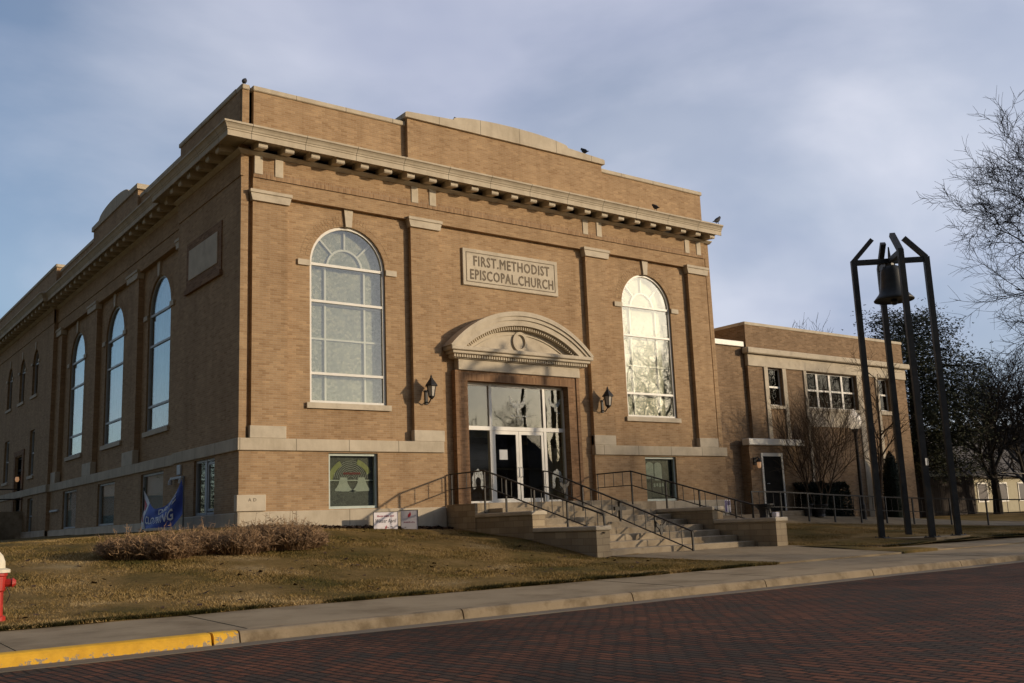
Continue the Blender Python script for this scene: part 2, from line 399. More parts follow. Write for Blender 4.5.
M['concrete'] = rough_mat('sidewalk_concrete', (0.275, 0.212, 0.130), (0.355, 0.276, 0.172), 0.9, 0.92, 0.25, 70, blotch=(1.3, 0.46, 0.70, (0.66, 0.63, 0.58)))
M['curb'] = rough_mat('curb_concrete', (0.230, 0.180, 0.116), (0.315, 0.248, 0.163), 2.6, 0.92, 0.35, 40, blotch=(3.0, 0.47, 0.66, (0.60, 0.57, 0.53)))
M['gutter'] = rough_mat('gutter_concrete', (0.13, 0.108, 0.082), (0.20, 0.168, 0.128), 1.5, 0.92, 0.2, 60)
M['white'] = rough_mat('white_aluminium', (0.70, 0.68, 0.62), (0.80, 0.78, 0.72), 3, 0.45, 0.0, spec=0.5)
M['grey_frame'] = rough_mat('grey_aluminium', (0.40, 0.42, 0.43), (0.50, 0.52, 0.53), 3, 0.5, 0.0, spec=0.5)
M['iron'] = rough_mat('black_iron', (0.010, 0.010, 0.011), (0.028, 0.024, 0.021), 9, 0.55, 0.1, 80, spec=0.4)
M['tower_steel'] = rough_mat('dark_weathered_steel', (0.014, 0.018, 0.022), (0.046, 0.050, 0.054), 3, 0.55, 0.2, 30, spec=0.4, blotch=(6.0, 0.55, 0.75, (1.5, 1.05, 0.75)))
M['bronze'] = rough_mat('dark_bronze', (0.014, 0.017, 0.017), (0.034, 0.036, 0.034), 5, 0.5, 0.1, 30, spec=0.5)
M['glass'] = glass_mat('window_glass', (0.90, 0.91, 0.87), refl=0.05, wave=0.009)
M['glass_annex'] = glass_mat('annex_window_glass', (0.55, 0.56, 0.54), refl=-0.02, wave=0.03)
M['glass_entry'] = glass_mat('entrance_glass', (0.80, 0.80, 0.74), refl=0.02, wave=0.02)
M['glass_side'] = glass_mat('side_window_glass', (0.86, 0.89, 0.89), refl=0.03, wave=0.012)
M['glass_dark'] = glass_mat('door_glass', (0.30, 0.30, 0.29), refl=0.0, wave=0.008)
M['stained'] = stained_mat('pale_art_glass', (0.155, 0.175, 0.125), (0.27, 0.28, 0.205), (0.43, 0.41, 0.31), cell=0.075, lead_w=0.05, lead=(0.16, 0.165, 0.13))
M['stained_dark'] = stained_mat('dark_green_art_glass', (0.018, 0.028, 0.023), (0.034, 0.048, 0.040), (0.055, 0.072, 0.060), cell=0.10, lead_w=0.05, lead=(0.085, 0.10, 0.085))
M['white_glass'] = rough_mat('milk_glass', (0.42, 0.50, 0.46), (0.54, 0.61, 0.56), 6, 0.4, 0.0)
M['green_glass'] = rough_mat('yellow_green_glass', (0.26, 0.31, 0.11), (0.36, 0.40, 0.17), 6, 0.4, 0.0)
M['red_glass'] = rough_mat('red_glass', (0.20, 0.035, 0.035), (0.26, 0.06, 0.05), 6, 0.4, 0.0)
def etch_mat():
    m, N, L, B = new_mat('frosted_etching'); out = N['Material Output']; P = position(N)
    n = noise(N, L, 14, 4, 0.6, P); r = ramp(N, L, n.outputs['Fac'], [(0.3, (0.42, 0.45, 0.44)), (0.7, (0.58, 0.60, 0.58))]); L.new(r.outputs[0], B.inputs['Base Color']); B.inputs['Roughness'].default_value = 0.7
    t = N.new('ShaderNodeBsdfTransparent'); mx = N.new('ShaderNodeMixShader'); k = ramp(N, L, n.outputs['Fac'], [(0.3, (0.25, 0.25, 0.25)), (0.7, (0.70, 0.70, 0.70))])
    L.new(k.outputs[0], mx.inputs[0]); L.new(t.outputs[0], mx.inputs[1]); L.new(B.outputs[0], mx.inputs[2]); L.new(mx.outputs[0], out.inputs[0])
    return m
M['decal'] = etch_mat()
M['curtain'] = rough_mat('sheer_curtain', (0.55, 0.58, 0.58), (0.70, 0.72, 0.71), 4, 0.9, 0.0)
M['blind'] = rough_mat('closed_blind', (0.56, 0.62, 0.58), (0.66, 0.72, 0.68), 2, 0.9, 0.0)
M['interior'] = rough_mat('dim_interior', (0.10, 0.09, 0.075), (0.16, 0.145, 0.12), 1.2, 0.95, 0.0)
M['cream_wall'] = rough_mat('vestibule_plaster', (0.42, 0.39, 0.32), (0.50, 0.47, 0.39), 1.2, 0.95, 0.0)
M['black'] = rough_mat('black_paint', (0.008, 0.008, 0.008), (0.014, 0.013, 0.013), 6, 0.7, 0.0, spec=0.1)
M['bark'] = rough_mat('grey_bark', (0.022, 0.019, 0.017), (0.052, 0.044, 0.037), 8, 0.95, 0.4, 30)
M['bark_brown'] = rough_mat('brown_bark', (0.055, 0.038, 0.026), (0.11, 0.078, 0.052), 8, 0.95, 0.3, 30)
M['stem'] = foliage_mat('dry_stems', (0.085, 0.052, 0.030), (0.36, 0.235, 0.130), 2.0, 0.85)
M['needles'] = foliage_mat('evergreen_needles', (0.014, 0.018, 0.009), (0.055, 0.060, 0.026), 1.5, 0.7)
M['hedge'] = foliage_mat('yew_leaves', (0.005, 0.009, 0.006), (0.017, 0.026, 0.014), 3.0, 0.6)
M['mulch'] = rough_mat('mulch', (0.030, 0.017, 0.012), (0.085, 0.048, 0.033), 30, 0.95, 0.6, 60)
def yellow_mat():
    m, N, L, B = new_mat('yellow_curb_paint'); P = position(N)
    n = noise(N, L, 2.0, 5, 0.6, P); r = ramp(N, L, n.outputs['Fac'], [(0.3, (0.68, 0.36, 0.012)), (0.7, (0.82, 0.47, 0.03))])
    sp = N.new('ShaderNodeSeparateXYZ'); L.new(P, sp.inputs[0])
    hz = N.new('ShaderNodeMapRange'); L.new(sp.outputs['Z'], hz.inputs['Value']); hz.inputs['From Min'].default_value = -1.45; hz.inputs['From Max'].default_value = -1.36; hz.inputs['To Min'].default_value = 0.22; hz.inputs['To Max'].default_value = 0.0
    ex = N.new('ShaderNodeMapRange'); L.new(sp.outputs['X'], ex.inputs['Value']); ex.inputs['From Min'].default_value = -5.5; ex.inputs['From Max'].default_value = -4.9; ex.inputs['To Min'].default_value = 0.0; ex.inputs['To Max'].default_value = 0.22
    c = noise(N, L, 16, 6, 0.7, P); a1 = N.new('ShaderNodeMath'); a1.operation = 'ADD'; L.new(c.outputs['Fac'], a1.inputs[0]); L.new(hz.outputs[0], a1.inputs[1])
    a2 = N.new('ShaderNodeMath'); a2.operation = 'ADD'; L.new(a1.outputs[0], a2.inputs[0]); L.new(ex.outputs[0], a2.inputs[1])
    k = ramp(N, L, a2.outputs[0], [(0.70, (0, 0, 0)), (0.735, (1, 1, 1))])
    d = noise(N, L, 5, 5, 0.7, P); rd = ramp(N, L, d.outputs['Fac'], [(0.4, (1, 1, 1)), (0.7, (0.78, 0.76, 0.74))])
    y = mixrgb(N, L, 1.0, r.outputs[0], rd.outputs[0], 'MULTIPLY'); y = mixrgb(N, L, k.outputs[0], y.outputs[0], (0.30, 0.245, 0.17))
    L.new(y.outputs[0], B.inputs['Base Color']); B.inputs['Roughness'].default_value = 0.75
    bp = N.new('ShaderNodeBump'); bp.inputs['Strength'].default_value = 0.4; bp.inputs['Distance'].default_value = 0.01; L.new(c.outputs['Fac'], bp.inputs['Height']); L.new(bp.outputs[0], B.inputs['Normal'])
    return m
M['yellow'] = yellow_mat()
M['red'] = rough_mat('red_hydrant_paint', (0.34, 0.018, 0.012), (0.44, 0.030, 0.018), 5, 0.45, 0.1, 30, spec=0.5)
M['hyd_white'] = rough_mat('cream_hydrant_paint', (0.62, 0.56, 0.42), (0.72, 0.66, 0.52), 5, 0.5, 0.1, 30, spec=0.5)
M['bird'] = rough_mat('dark_feathers', (0.014, 0.014, 0.016), (0.035, 0.033, 0.034), 20, 0.7, 0.0)
M['sign_white'] = rough_mat('coroplast_white', (0.68, 0.64, 0.68), (0.76, 0.72, 0.75), 3, 0.6, 0.0)
M['ink'] = rough_mat('black_ink', (0.02, 0.02, 0.022), (0.03, 0.03, 0.03), 5, 0.6, 0.0)
M['pink_ink'] = rough_mat('faded_red_ink', (0.36, 0.14, 0.18), (0.42, 0.18, 0.21), 5, 0.6, 0.0)
M['red_ink'] = rough_mat('red_ink', (0.45, 0.03, 0.05), (0.5, 0.04, 0.06), 5, 0.6, 0.0)
M['purple_ink'] = rough_mat('purple_ink', (0.10, 0.07, 0.20), (0.14, 0.10, 0.26), 5, 0.6, 0.0)
M['banner_blue'] = rough_mat('blue_banner_cloth', (0.012, 0.035, 0.26), (0.025, 0.065, 0.40), 3, 0.6, 0.0)
M['banner_white'] = rough_mat('white_banner_print', (0.62, 0.62, 0.66), (0.70, 0.70, 0.74), 3, 0.6, 0.0)
M['banner_red'] = rough_mat('red_banner_print', (0.45, 0.02, 0.03), (0.5, 0.03, 0.04), 3, 0.6, 0.0)
M['pot'] = rough_mat('dark_plastic', (0.020, 0.021, 0.024), (0.035, 0.036, 0.04), 6, 0.5, 0.0)
M['roof'] = rough_mat('grey_shingle', (0.075, 0.070, 0.068), (0.12, 0.112, 0.108), 6, 0.9, 0.3, 20)
M['roof_brown'] = rough_mat('brown_shingle', (0.050, 0.038, 0.032), (0.085, 0.065, 0.052), 6, 0.9, 0.3, 20)
M['siding'] = rough_mat('cream_siding', (0.36, 0.325, 0.225), (0.43, 0.39, 0.28), 3, 0.8, 0.0)
M['siding_grey'] = rough_mat('grey_siding', (0.26, 0.25, 0.24), (0.34, 0.33, 0.31), 3, 0.8, 0.0)
M['shed'] = rough_mat('dark_stained_boards', (0.018, 0.013, 0.011), (0.034, 0.024, 0.019), 5, 0.85, 0.3, 20)
M['dark_win'] = rough_mat('dark_pane', (0.015, 0.017, 0.019), (0.03, 0.033, 0.036), 2, 0.1, 0.0, spec=0.6)
M['soil'] = rough_mat('dark_soil', (0.022, 0.016, 0.010), (0.05, 0.037, 0.022), 14, 0.98, 0.5, 40)
M['cable'] = rough_mat('pale_cable', (0.35, 0.33, 0.3), (0.42, 0.40, 0.37), 3, 0.6, 0.0)
def glow_mat(name, col, strength, base=(0.75, 0.72, 0.66)):
    m, N, L, B = new_mat(name); n = noise(N, L, 6, 2, 0.5, position(N))
    r = ramp(N, L, n.outputs['Fac'], [(0.3, tuple(c * 0.9 for c in base)), (0.7, base)]); L.new(r.outputs[0], B.inputs['Base Color'])
    B.inputs['Emission Color'].default_value = (*col, 1); B.inputs['Emission Strength'].default_value = strength; B.inputs['Roughness'].default_value = 0.25
    return m
M['lamp_glow'] = glow_mat('lit_bulb', (1.0, 0.50, 0.22), 0.30, (0.45, 0.40, 0.34))
M['globe'] = glow_mat('lamp_globe', (1.0, 0.78, 0.54), 0.42, (0.74, 0.71, 0.66))
M['lantern_glass'] = rough_mat('frosted_lantern_glass', (0.50, 0.46, 0.40), (0.60, 0.56, 0.49), 6, 0.3, 0.0, spec=0.5)
def lawn_mat():
    m, N, L, B = new_mat('dormant_lawn'); P = position(N)
    n = noise(N, L, 0.55, 6, 0.6, P); r = ramp(N, L, n.outputs['Fac'], [(0.30, (0.080, 0.072, 0.022)), (0.45, (0.16, 0.115, 0.040)), (0.58, (0.25, 0.170, 0.066)), (0.72, (0.36, 0.275, 0.145))])
    n2 = noise(N, L, 9, 5, 0.7, P); r2 = ramp(N, L, n2.outputs['Fac'], [(0.3, (0.6, 0.6, 0.55)), (0.7, (1.15, 1.1, 1.05))])
    c = mixrgb(N, L, 0.9, r.outputs[0], r2.outputs[0], 'MULTIPLY')
    L.new(c.outputs[0], B.inputs['Base Color']); B.inputs['Roughness'].default_value = 0.95; B.inputs['Specular IOR Level'].default_value = 0.1
    nf = noise(N, L, 40, 4, 0.7, P); bp = N.new('ShaderNodeBump'); bp.inputs['Strength'].default_value = 0.7; bp.inputs['Distance'].default_value = 0.03
    L.new(nf.outputs['Fac'], bp.inputs['Height']); L.new(bp.outputs[0], B.inputs['Normal'])
    return m
M['lawn'] = lawn_mat()
def blade_mat():
    m, N, L, B = new_mat('grass_blades'); P = position(N)
    g = N.new('ShaderNodeNewGeometry')
    n = noise(N, L, 0.55, 6, 0.6, P)
    ad = N.new('ShaderNodeMath'); ad.operation = 'MULTIPLY_ADD'; L.new(g.outputs['Random Per Island'], ad.inputs[0]); ad.inputs[1].default_value = 0.20; L.new(n.outputs['Fac'], ad.inputs[2])
    r = ramp(N, L, ad.outputs[0], [(0.40, (0.090, 0.088, 0.024)), (0.52, (0.19, 0.138, 0.044)), (0.64, (0.32, 0.215, 0.078)), (0.86, (0.54, 0.41, 0.22))])
    L.new(r.outputs[0], B.inputs['Base Color']); B.inputs['Roughness'].default_value = 0.8; B.inputs['Specular IOR Level'].default_value = 0.15
    return m
M['blade'] = blade_mat()
def street_mat():
    m, N, L, B = new_mat('brick_paving'); P = position(N)
    sp = N.new('ShaderNodeSeparateXYZ'); L.new(P, sp.inputs[0])
    # rows wander a little, as settled pavers do
    nw = noise(N, L, 0.6, 2, 0.5, P)
    wv = N.new('ShaderNodeMath'); wv.operation = 'MULTIPLY_ADD'; L.new(nw.outputs['Fac'], wv.inputs[0]); wv.inputs[1].default_value = 0.22; L.new(sp.outputs['X'], wv.inputs[2])
    cb = N.new('ShaderNodeCombineXYZ'); L.new(sp.outputs['Y'], cb.inputs[0]); L.new(wv.outputs[0], cb.inputs[1])
    def bt(c1, c2, mo, ms):
        b = N.new('ShaderNodeTexBrick'); L.new(cb.outputs[0], b.inputs['Vector'])
        for k, v in (('Scale', 1.0), ('Brick Width', 0.225), ('Row Height', 0.105), ('Mortar Size', ms), ('Mortar Smooth', 0.35)): b.inputs[k].default_value = v
        b.inputs['Color1'].default_value = (*c1, 1); b.inputs['Color2'].default_value = (*c2, 1); b.inputs['Mortar'].default_value = (*mo, 1)
        return b
    a = bt((0.0, 0.0, 0.0), (1.0, 1.0, 1.0), (0, 0, 0), 0.0)
    f = bt((1, 1, 1), (1, 1, 1), (0, 0, 0), 0.016)
    n = noise(N, L, 0.8, 4, 0.6, P)
    ad = N.new('ShaderNodeMath'); ad.operation = 'MULTIPLY_ADD'; L.new(n.outputs['Fac'], ad.inputs[0]); ad.inputs[1].default_value = 0.9
    sa = N.new('ShaderNodeSeparateColor'); L.new(a.outputs['Color'], sa.inputs[0])
    s2 = N.new('ShaderNodeMath'); s2.operation = 'MULTIPLY_ADD'; L.new(sa.outputs[0], s2.inputs[0]); s2.inputs[1].default_value = 0.55; s2.inputs[2].default_value = -0.25
    L.new(s2.outputs[0], ad.inputs[2])
    r = ramp(N, L, ad.outputs[0], [(0.05, (0.050, 0.043, 0.036)), (0.34, (0.078, 0.049, 0.034)), (0.55, (0.125, 0.050, 0.028)), (0.9, (0.200, 0.084, 0.045))])
    nf = noise(N, L, 55, 4, 0.65, P); rf = ramp(N, L, nf.outputs['Fac'], [(0.3, (0.7, 0.7, 0.7)), (0.7, (1.2, 1.18, 1.15))])
    c = mixrgb(N, L, 1.0, r.outputs[0], rf.outputs[0], 'MULTIPLY')
    # worn and oil darkened patches, sandy grit in the low spots
    nb = noise(N, L, 0.33, 5, 0.65, P); rb = ramp(N, L, nb.outputs['Fac'], [(0.34, (0.55, 0.55, 0.56)), (0.5, (1, 1, 1)), (0.68, (1.25, 1.15, 1.05))])
    c = mixrgb(N, L, 1.0, c.outputs[0], rb.outputs[0], 'MULTIPLY')
    ng = noise(N, L, 2.4, 6, 0.75, P); rg = ramp(N, L, ng.outputs['Fac'], [(0.60, (0, 0, 0)), (0.78, (0.55, 0.55, 0.55))])
    c = mixrgb(N, L, rg.outputs[0], c.outputs[0], (0.13, 0.105, 0.075))
    c = mixrgb(N, L, f.outputs['Fac'], c.outputs[0], (0.026, 0.021, 0.017))
    L.new(c.outputs[0], B.inputs['Base Color']); B.inputs['Roughness'].default_value = 0.88; B.inputs['Specular IOR Level'].default_value = 0.15
    inv = N.new('ShaderNodeMath'); inv.operation = 'SUBTRACT'; inv.inputs[0].default_value = 1.0; L.new(f.outputs['Fac'], inv.inputs[1])
    h = N.new('ShaderNodeMath'); h.operation = 'MULTIPLY_ADD'; L.new(sa.outputs[0], h.inputs[0]); h.inputs[1].default_value = 0.35; L.new(inv.outputs[0], h.inputs[2])
    h2 = N.new('ShaderNodeMath'); h2.operation = 'MULTIPLY_ADD'; L.new(nf.outputs['Fac'], h2.inputs[0]); h2.inputs[1].default_value = 0.3; L.new(h.outputs[0], h2.inputs[2])
    bp = N.new('ShaderNodeBump'); bp.inputs['Strength'].default_value = 1.0; bp.inputs['Distance'].default_value = 0.018
    L.new(h2.outputs[0], bp.inputs['Height']); L.new(bp.outputs[0], B.inputs['Normal'])
    return m
M['street'] = street_mat()

# ------------------------------------------------------------------ ground
ST = [  # x station: [(y, z), ...] front to back
    (-60, [(-10.4, -1.25), (-8, -1.15), (-5, -0.85), (-2, -0.6), (0, -0.5), (20, -0.45), (60, -0.4), (400, -0.8)]),
    (-8, [(-10.4, -1.25), (-8, -1.12), (-5, -0.78), (-2, -0.46), (0, -0.36), (6, -0.30), (20, -0.28), (60, -0.4), (400, -0.8)]),
    (-2.6, [(-10.4, -1.25), (-8, -1.08), (-5, -0.70), (-4, -0.575), (-2, -0.30), (0, -0.16), (20, -0.12), (60, -0.3), (400, -0.8)]),
    (0, [(-10.4, -1.25), (-8, -1.08), (-5, -0.68), (-2, -0.22), (0, -0.03), (20, 0.02), (60, -0.3), (400, -0.8)]),
    (6.1, [(-10.4, -1.25), (-6.4, -1.08), (-3.98, -0.68), (-1.43, -0.40), (0, -0.27), (20, -0.2), (400, -0.8)]),
    (12.3, [(-10.4, -1.23), (-7, -1.06), (-5, -0.88), (-2.2, -0.40), (0, -0.32), (20, -0.3), (400, -0.8)]),
    (18.4, [(-10.4, -1.20), (-8, -1.02), (-5, -0.86), (-2.2, -0.56), (-0.9, -0.30), (0, -0.26), (20, -0.3), (400, -0.8)]),
    (25, [(-10.4, -1.21), (-8, -1.07), (-5, -1.00), (-2.4, -0.86), (-0.9, -0.55), (0, -0.5), (20, -0.5), (400, -0.8)]),
    (30, [(-10.4, -1.25), (-8, -1.17), (-4.0, -1.09), (-2.5, -0.90), (0, -0.80), (8, -0.70), (20, -0.7), (400, -0.8)]),
    (42, [(-10.4, -1.3), (-6, -1.25), (0, -1.05), (5, -0.8), (9, -0.68), (14, -0.75), (60, -0.8), (400, -0.8)]),
    (90, [(-10.4, -1.3), (0, -1.05), (9, -0.75), (60, -0.8), (400, -0.8)]),
    (400, [(-10.4, -1.3), (0, -1.05), (9, -0.75), (60, -0.8), (400, -0.8)])]
def ground_z(x, y):
    xs = [s[0] for s in ST]
    vals = np.array([np.interp(y, [p[0] for p in s[1]], [p[1] for p in s[1]]) for s in ST])
    if np.ndim(x) == 0: return float(np.interp(x, xs, vals))
    x = np.asarray(x); out = np.empty(x.shape)
    idx = np.clip(np.searchsorted(xs, x) - 1, 0, len(xs) - 2); X = np.array(xs)
    t = np.clip((x - X[idx]) / (X[idx + 1] - X[idx]), 0, 1); ar = np.arange(x.size)
    return vals[idx, ar] * (1 - t) + vals[idx + 1, ar] * t
YF, YC = -10.4, -12.6                   # lawn edge, back of curb
def make_ground():
    gx = np.unique(np.concatenate([np.linspace(-400, -60, 10), np.linspace(-60, -12, 20), np.linspace(-12, 45, 200), np.linspace(45, 110, 30), np.linspace(110, 400, 10)]))
    gy = np.unique(np.concatenate([np.linspace(YF, 3, 60), np.linspace(3, 45, 30), np.linspace(45, 400, 16)]))
    X, Y = np.meshgrid(gx, gy); Z = ground_z(X.ravel(), Y.ravel())
    Z = Z + 0.012 * np.sin(X.ravel() * 2.1 + Y.ravel() * 1.3) + 0.010 * np.sin(X.ravel() * 0.9 - Y.ravel() * 2.7)
    vs = np.stack([X.ravel(), Y.ravel(), Z], 1).tolist(); nx = len(gx); fs = []
    for j in range(len(gy) - 1):
        for i in range(nx - 1):
            if -0.5 < gx[i] and gx[i + 1] < 17.5 and 0.6 < gy[j] and gy[j + 1] < 38: continue
            if 7.4 < gx[i] and gx[i + 1] < 12.3 and gy[j + 1] < -5.9: continue                           # under the apron
            if gx[i] > 13.35 and gx[i + 1] < 39.5 and gy[j + 1] < -9.2: continue                         # under the corner walk
            if 6.6 < gx[i] and gx[i + 1] < 11.6 and gy[j] > -6.1 and gy[j + 1] < 0.8: continue     # under the steps
            fs.append((j * nx + i, j * nx + i + 1, (j + 1) * nx + i + 1, (j + 1) * nx + i))
    b = len(vs)
    vs += [(x, YF - 0.003, -1.75) for x in gx]
    fs += [(b + i, b + i + 1, i + 1, i) for i in range(nx - 1) if not (7.4 < gx[i] and gx[i + 1] < 12.3) and not (gx[i] > 13.35 and gx[i + 1] < 39.5)]
    mb = MB(); mb.v = vs; mb.f = fs
    structure(mb, 'lawn_ground', M['lawn'], smooth=True)
make_ground()
def slabs(name, x0, x1, step, y0, y1, z0, z1, m, gap=0.012, thick=0.25):
    mb = MB(); x = x0; k = 0
    while x < x1:
        w = step * (1 + 0.06 * math.sin(k * 2.3)); e = min(x + w, x1)
        d = 0.004 * math.sin(k * 1.7)
        vs = [(x, y0, z0 + d - thick), (e - gap, y0, z0 + d - thick), (e - gap, y1, z1 + d - thick), (x, y1, z1 + d - thick), (x, y0, z0 + d), (e - gap, y0, z0 + d), (e - gap, y1, z1 + d), (x, y1, z1 + d)]
        mb.add(vs, [(3, 2, 1, 0), (4, 5, 6, 7), (0, 1, 5, 4), (1, 2, 6, 5), (2, 3, 7, 6), (3, 0, 4, 7)])
        x = e; k += 1
    return structure(mb, name, m)
slabs('sidewalk', -60, 120, 2.4, YC + 0.006, YF + 0.05, -1.321, -1.272, M['concrete'])
structure(MB().box(-400, 400, -12.9, YF + 0.3, -2.4, -1.62), 'subgrade', M['soil'])
# curb: rounded top edge, joints, a painted length on the left
def curb_run(name, x0, x1, m, step=3.05):
    prof = [(YC, -1.318), (YC - 0.11, -1.318), (YC - 0.15, -1.327), (YC - 0.175, -1.352), (YC - 0.205, -1.452), (YC - 0.205, -1.7), (YC, -1.7)]
    mb = MB(); x = x0
    while x < x1 - 1e-6:
        e = min(x + step, x1); n = len(prof)
        vs = [(x + 0.01, y, z) for y, z in prof] + [(e - 0.01, y, z) for y, z in prof]
        fs = [(i, (i + 1) % n, (i + 1) % n + n, i + n) for i in range(n)] + [tuple(range(n))[::-1], tuple(range(n, 2 * n))]
        mb.add(vs, fs); x = e
    return structure(mb, name, m)
XP = -4.95
curb_run('painted_curb', -30.0 + XP % 1, XP - 0.32, M['yellow'], 40)
curb_run('painted_curb_end', XP - 0.31, XP, M['yellow'], 0.4)
curb_run('curb', XP, 100, M['curb'])
structure(MB().add([(-80, YC - 0.2, -1.448), (120, YC - 0.2, -1.448), (120, YC - 0.42, -1.462), (-80, YC - 0.42, -1.462), (-80, YC - 0.42, -1.75), (120, YC - 0.42, -1.75), (120, YC - 0.2, -1.75), (-80, YC - 0.2, -1.75)],
          [(3, 2, 1, 0), (4, 5, 2, 3), (6, 7, 0, 1), (0, 7, 4, 3), (1, 2, 5, 6), (7, 6, 5, 4)]), 'gutter', M['gutter'])
def make_street():
    ys = np.concatenate([np.linspace(YC - 0.425, YC - 12.6, 26)]); xs = np.linspace(-90, 120, 106)
    mid = (ys[0] + ys[-1]) / 2; half = abs(ys[0] - mid)
    vs = [(x, y, -1.466 + 0.09 * (1 - ((y - mid) / half) ** 2) + 0.006 * math.sin(x * 1.1 + y) ) for y in ys for x in xs]
    n = len(xs); fs = [(j * n + i + 1, j * n + i, (j + 1) * n + i, (j + 1) * n + i + 1) for j in range(len(ys) - 1) for i in range(n - 1)]
    mb = MB(); mb.v = vs; mb.f = fs
    structure(mb, 'brick_street', M['street'], smooth=True)
make_street()
structure(MB().box(-90, 120, YC - 14.6, YC - 12.62, -1.7, -1.36), 'far_sidewalk', M['concrete'])
structure(MB().add([(-400, -400, -1.5), (400, -400, -1.5), (400, YC - 14.62, -1.36), (-400, YC - 14.62, -1.36)], [(0, 1, 2, 3)]), 'far_ground', M['lawn'])
# concrete apron at the foot of the steps
structure(MB().add([(13.02, -8.85, -1.155), (40, -8.85, -1.225), (40, YF + 0.045, -1.258), (13.28, YF + 0.045, -1.240), (13.28, YF + 0.045, -1.5), (40, YF + 0.045, -1.5)], [(3, 2, 1, 0), (4, 5, 2, 3)]), 'corner_walk', M['concrete'])
structure(MB().add([(6.52, -6.05, -1.054), (11.76, -6.05, -1.054), (12.32, -7.0, -1.070), (13.3, YF + 0.04, -1.236), (7.35, YF + 0.04, -1.236), (6.52, -6.4, -1.062),
                    (7.35, YF + 0.04, -1.5), (13.3, YF + 0.04, -1.5)], [(0, 1, 2, 5), (5, 2, 3, 4), (4, 3, 7, 6)]), 'step_apron', M['concrete'])
# path to the side door
PF = [(12.4, -2.25, -0.385), (18.4, -2.25, -0.53), (21, -2.25, -0.66), (25, -2.45, -0.835), (28.5, -4.0, -1.03), (32, -6.6, -1.18), (36, -10.3, -1.27)]
PB = [(12.4, -1.0, -0.30), (18.4, -0.95, -0.245), (21.2, -0.95, -0.40), (25.6, -1.0, -0.55), (29.6, -2.3, -0.84), (33.4, -5.2, -1.10), (37.6, -9.6, -1.25)]
def make_path():
    mb = MB(); n = len(PF)
    vs = [(x, y, z + 0.03) for x, y, z in PF] + [(x, y, z + 0.03) for x, y, z in PB] + [(x, y - 0.002, z - 0.4) for x, y, z in PF]
    fs = [(i, i + 1, n + i + 1, n + i) for i in range(n - 1)] + [(2 * n + i, 2 * n + i + 1, i + 1, i) for i in range(n - 1)]
    mb.add(vs, fs); structure(mb, 'garden_path', M['concrete'])
make_path()

def soil_edge():
    mb = MB(); xs = np.arange(12.6, 40.0, 0.4); ys = [np.interp(x, [12.2, 13.0, 13.6, 60], [-7.0, -8.6, -9.12, -9.12]) + 0.04 * math.sin(3 * x) for x in xs]
    n = len(xs); top = [(x, y, ground_z(float(x), float(y)) + 0.012) for x, y in zip(xs, ys)]; bk = [(x, y + 0.35, z + 0.01) for x, y, z in top]; bt = [(x, y, z - 0.5) for x, y, z in top]
    mb.add(top + bk + bt, [f for i in range(n - 1) for f in ((i, i + 1, n + i + 1, n + i), (2 * n + i, 2 * n + i + 1, i + 1, i))])
    structure(mb, 'lawn_edge', M['soil'])
soil_edge()
# grass blades, denser along the edges
def grass(name, n, xr, yr, keep, h0, h1, label, edge=0):
    x = RNG.uniform(*xr, n); y = RNG.uniform(*yr, n)
    if edge:
        xe = RNG.uniform(*xr, edge); ye = YF + np.abs(RNG.normal(0, 0.10, edge)) - 0.05 + 0.035 * np.sin(xe * 3.1) + 0.03 * np.sin(xe * 7.7)
        x = np.concatenate([x, xe]); y = np.concatenate([y, ye])
    k = keep(x, y); x, y = x[k], y[k]; n = len(x)
    z = ground_z(x, np.maximum(y, YF))
    cl = np.sin(x * 2.9 + 2 * np.sin(y * 1.7)) * np.sin(y * 3.3 + 1.5 * np.sin(x * 1.1)) + 0.6 * np.sin(x * 8.1 + y * 5.3)
    h = RNG.uniform(h0, h1, n) * (0.72 + 0.34 * np.clip(cl + 0.6, 0, 2)); ed = (edge > 0) & (y < YF + 0.22); h = np.where(ed, h * RNG.uniform(0.7, 1.5, n), h)
    a = RNG.uniform(0, 2 * np.pi, n); w = RNG.uniform(0.004, 0.009, n); le = RNG.uniform(0.3, 2.4, n) * h; b = RNG.uniform(0, 2 * np.pi, n)
    V = np.empty((n, 3, 3))
    V[:, 0] = np.stack([x - np.cos(a) * w, y - np.sin(a) * w, z - 0.015], 1)
    V[:, 1] = np.stack([x + np.cos(a) * w, y + np.sin(a) * w, z - 0.015], 1)
    V[:, 2] = np.stack([x + np.cos(b) * le, y + np.sin(b) * le, z + h], 1)
    me = bpy.data.meshes.new(name); me.vertices.add(3 * n); me.vertices.foreach_set('co', V.ravel())
    me.loops.add(3 * n); me.loops.foreach_set('vertex_index', np.arange(3 * n)); me.polygons.add(n)
    me.polygons.foreach_set('loop_start', np.arange(0, 3 * n, 3)); me.polygons.foreach_set('loop_total', np.full(n, 3))
    me.materials.append(M['blade']); me.update(); me.validate()
    o = bpy.data.objects.new(name, me); COL.objects.link(o)
    tag(o, label, 'grass', kind='stuff')
def keep_left(x, y):
    k = (y < 0.0) | (x < -0.2)
    edge_x = 6.1 + np.clip((-6.3 - y) / 4.1, 0, 1) * 1.25
    edge_x = np.where(y > -6.4, 6.05, edge_x + 0.35)
    return k & (x < edge_x) & ((y < -0.75) | (x < -1.0)) & (y >= YF - 0.07)
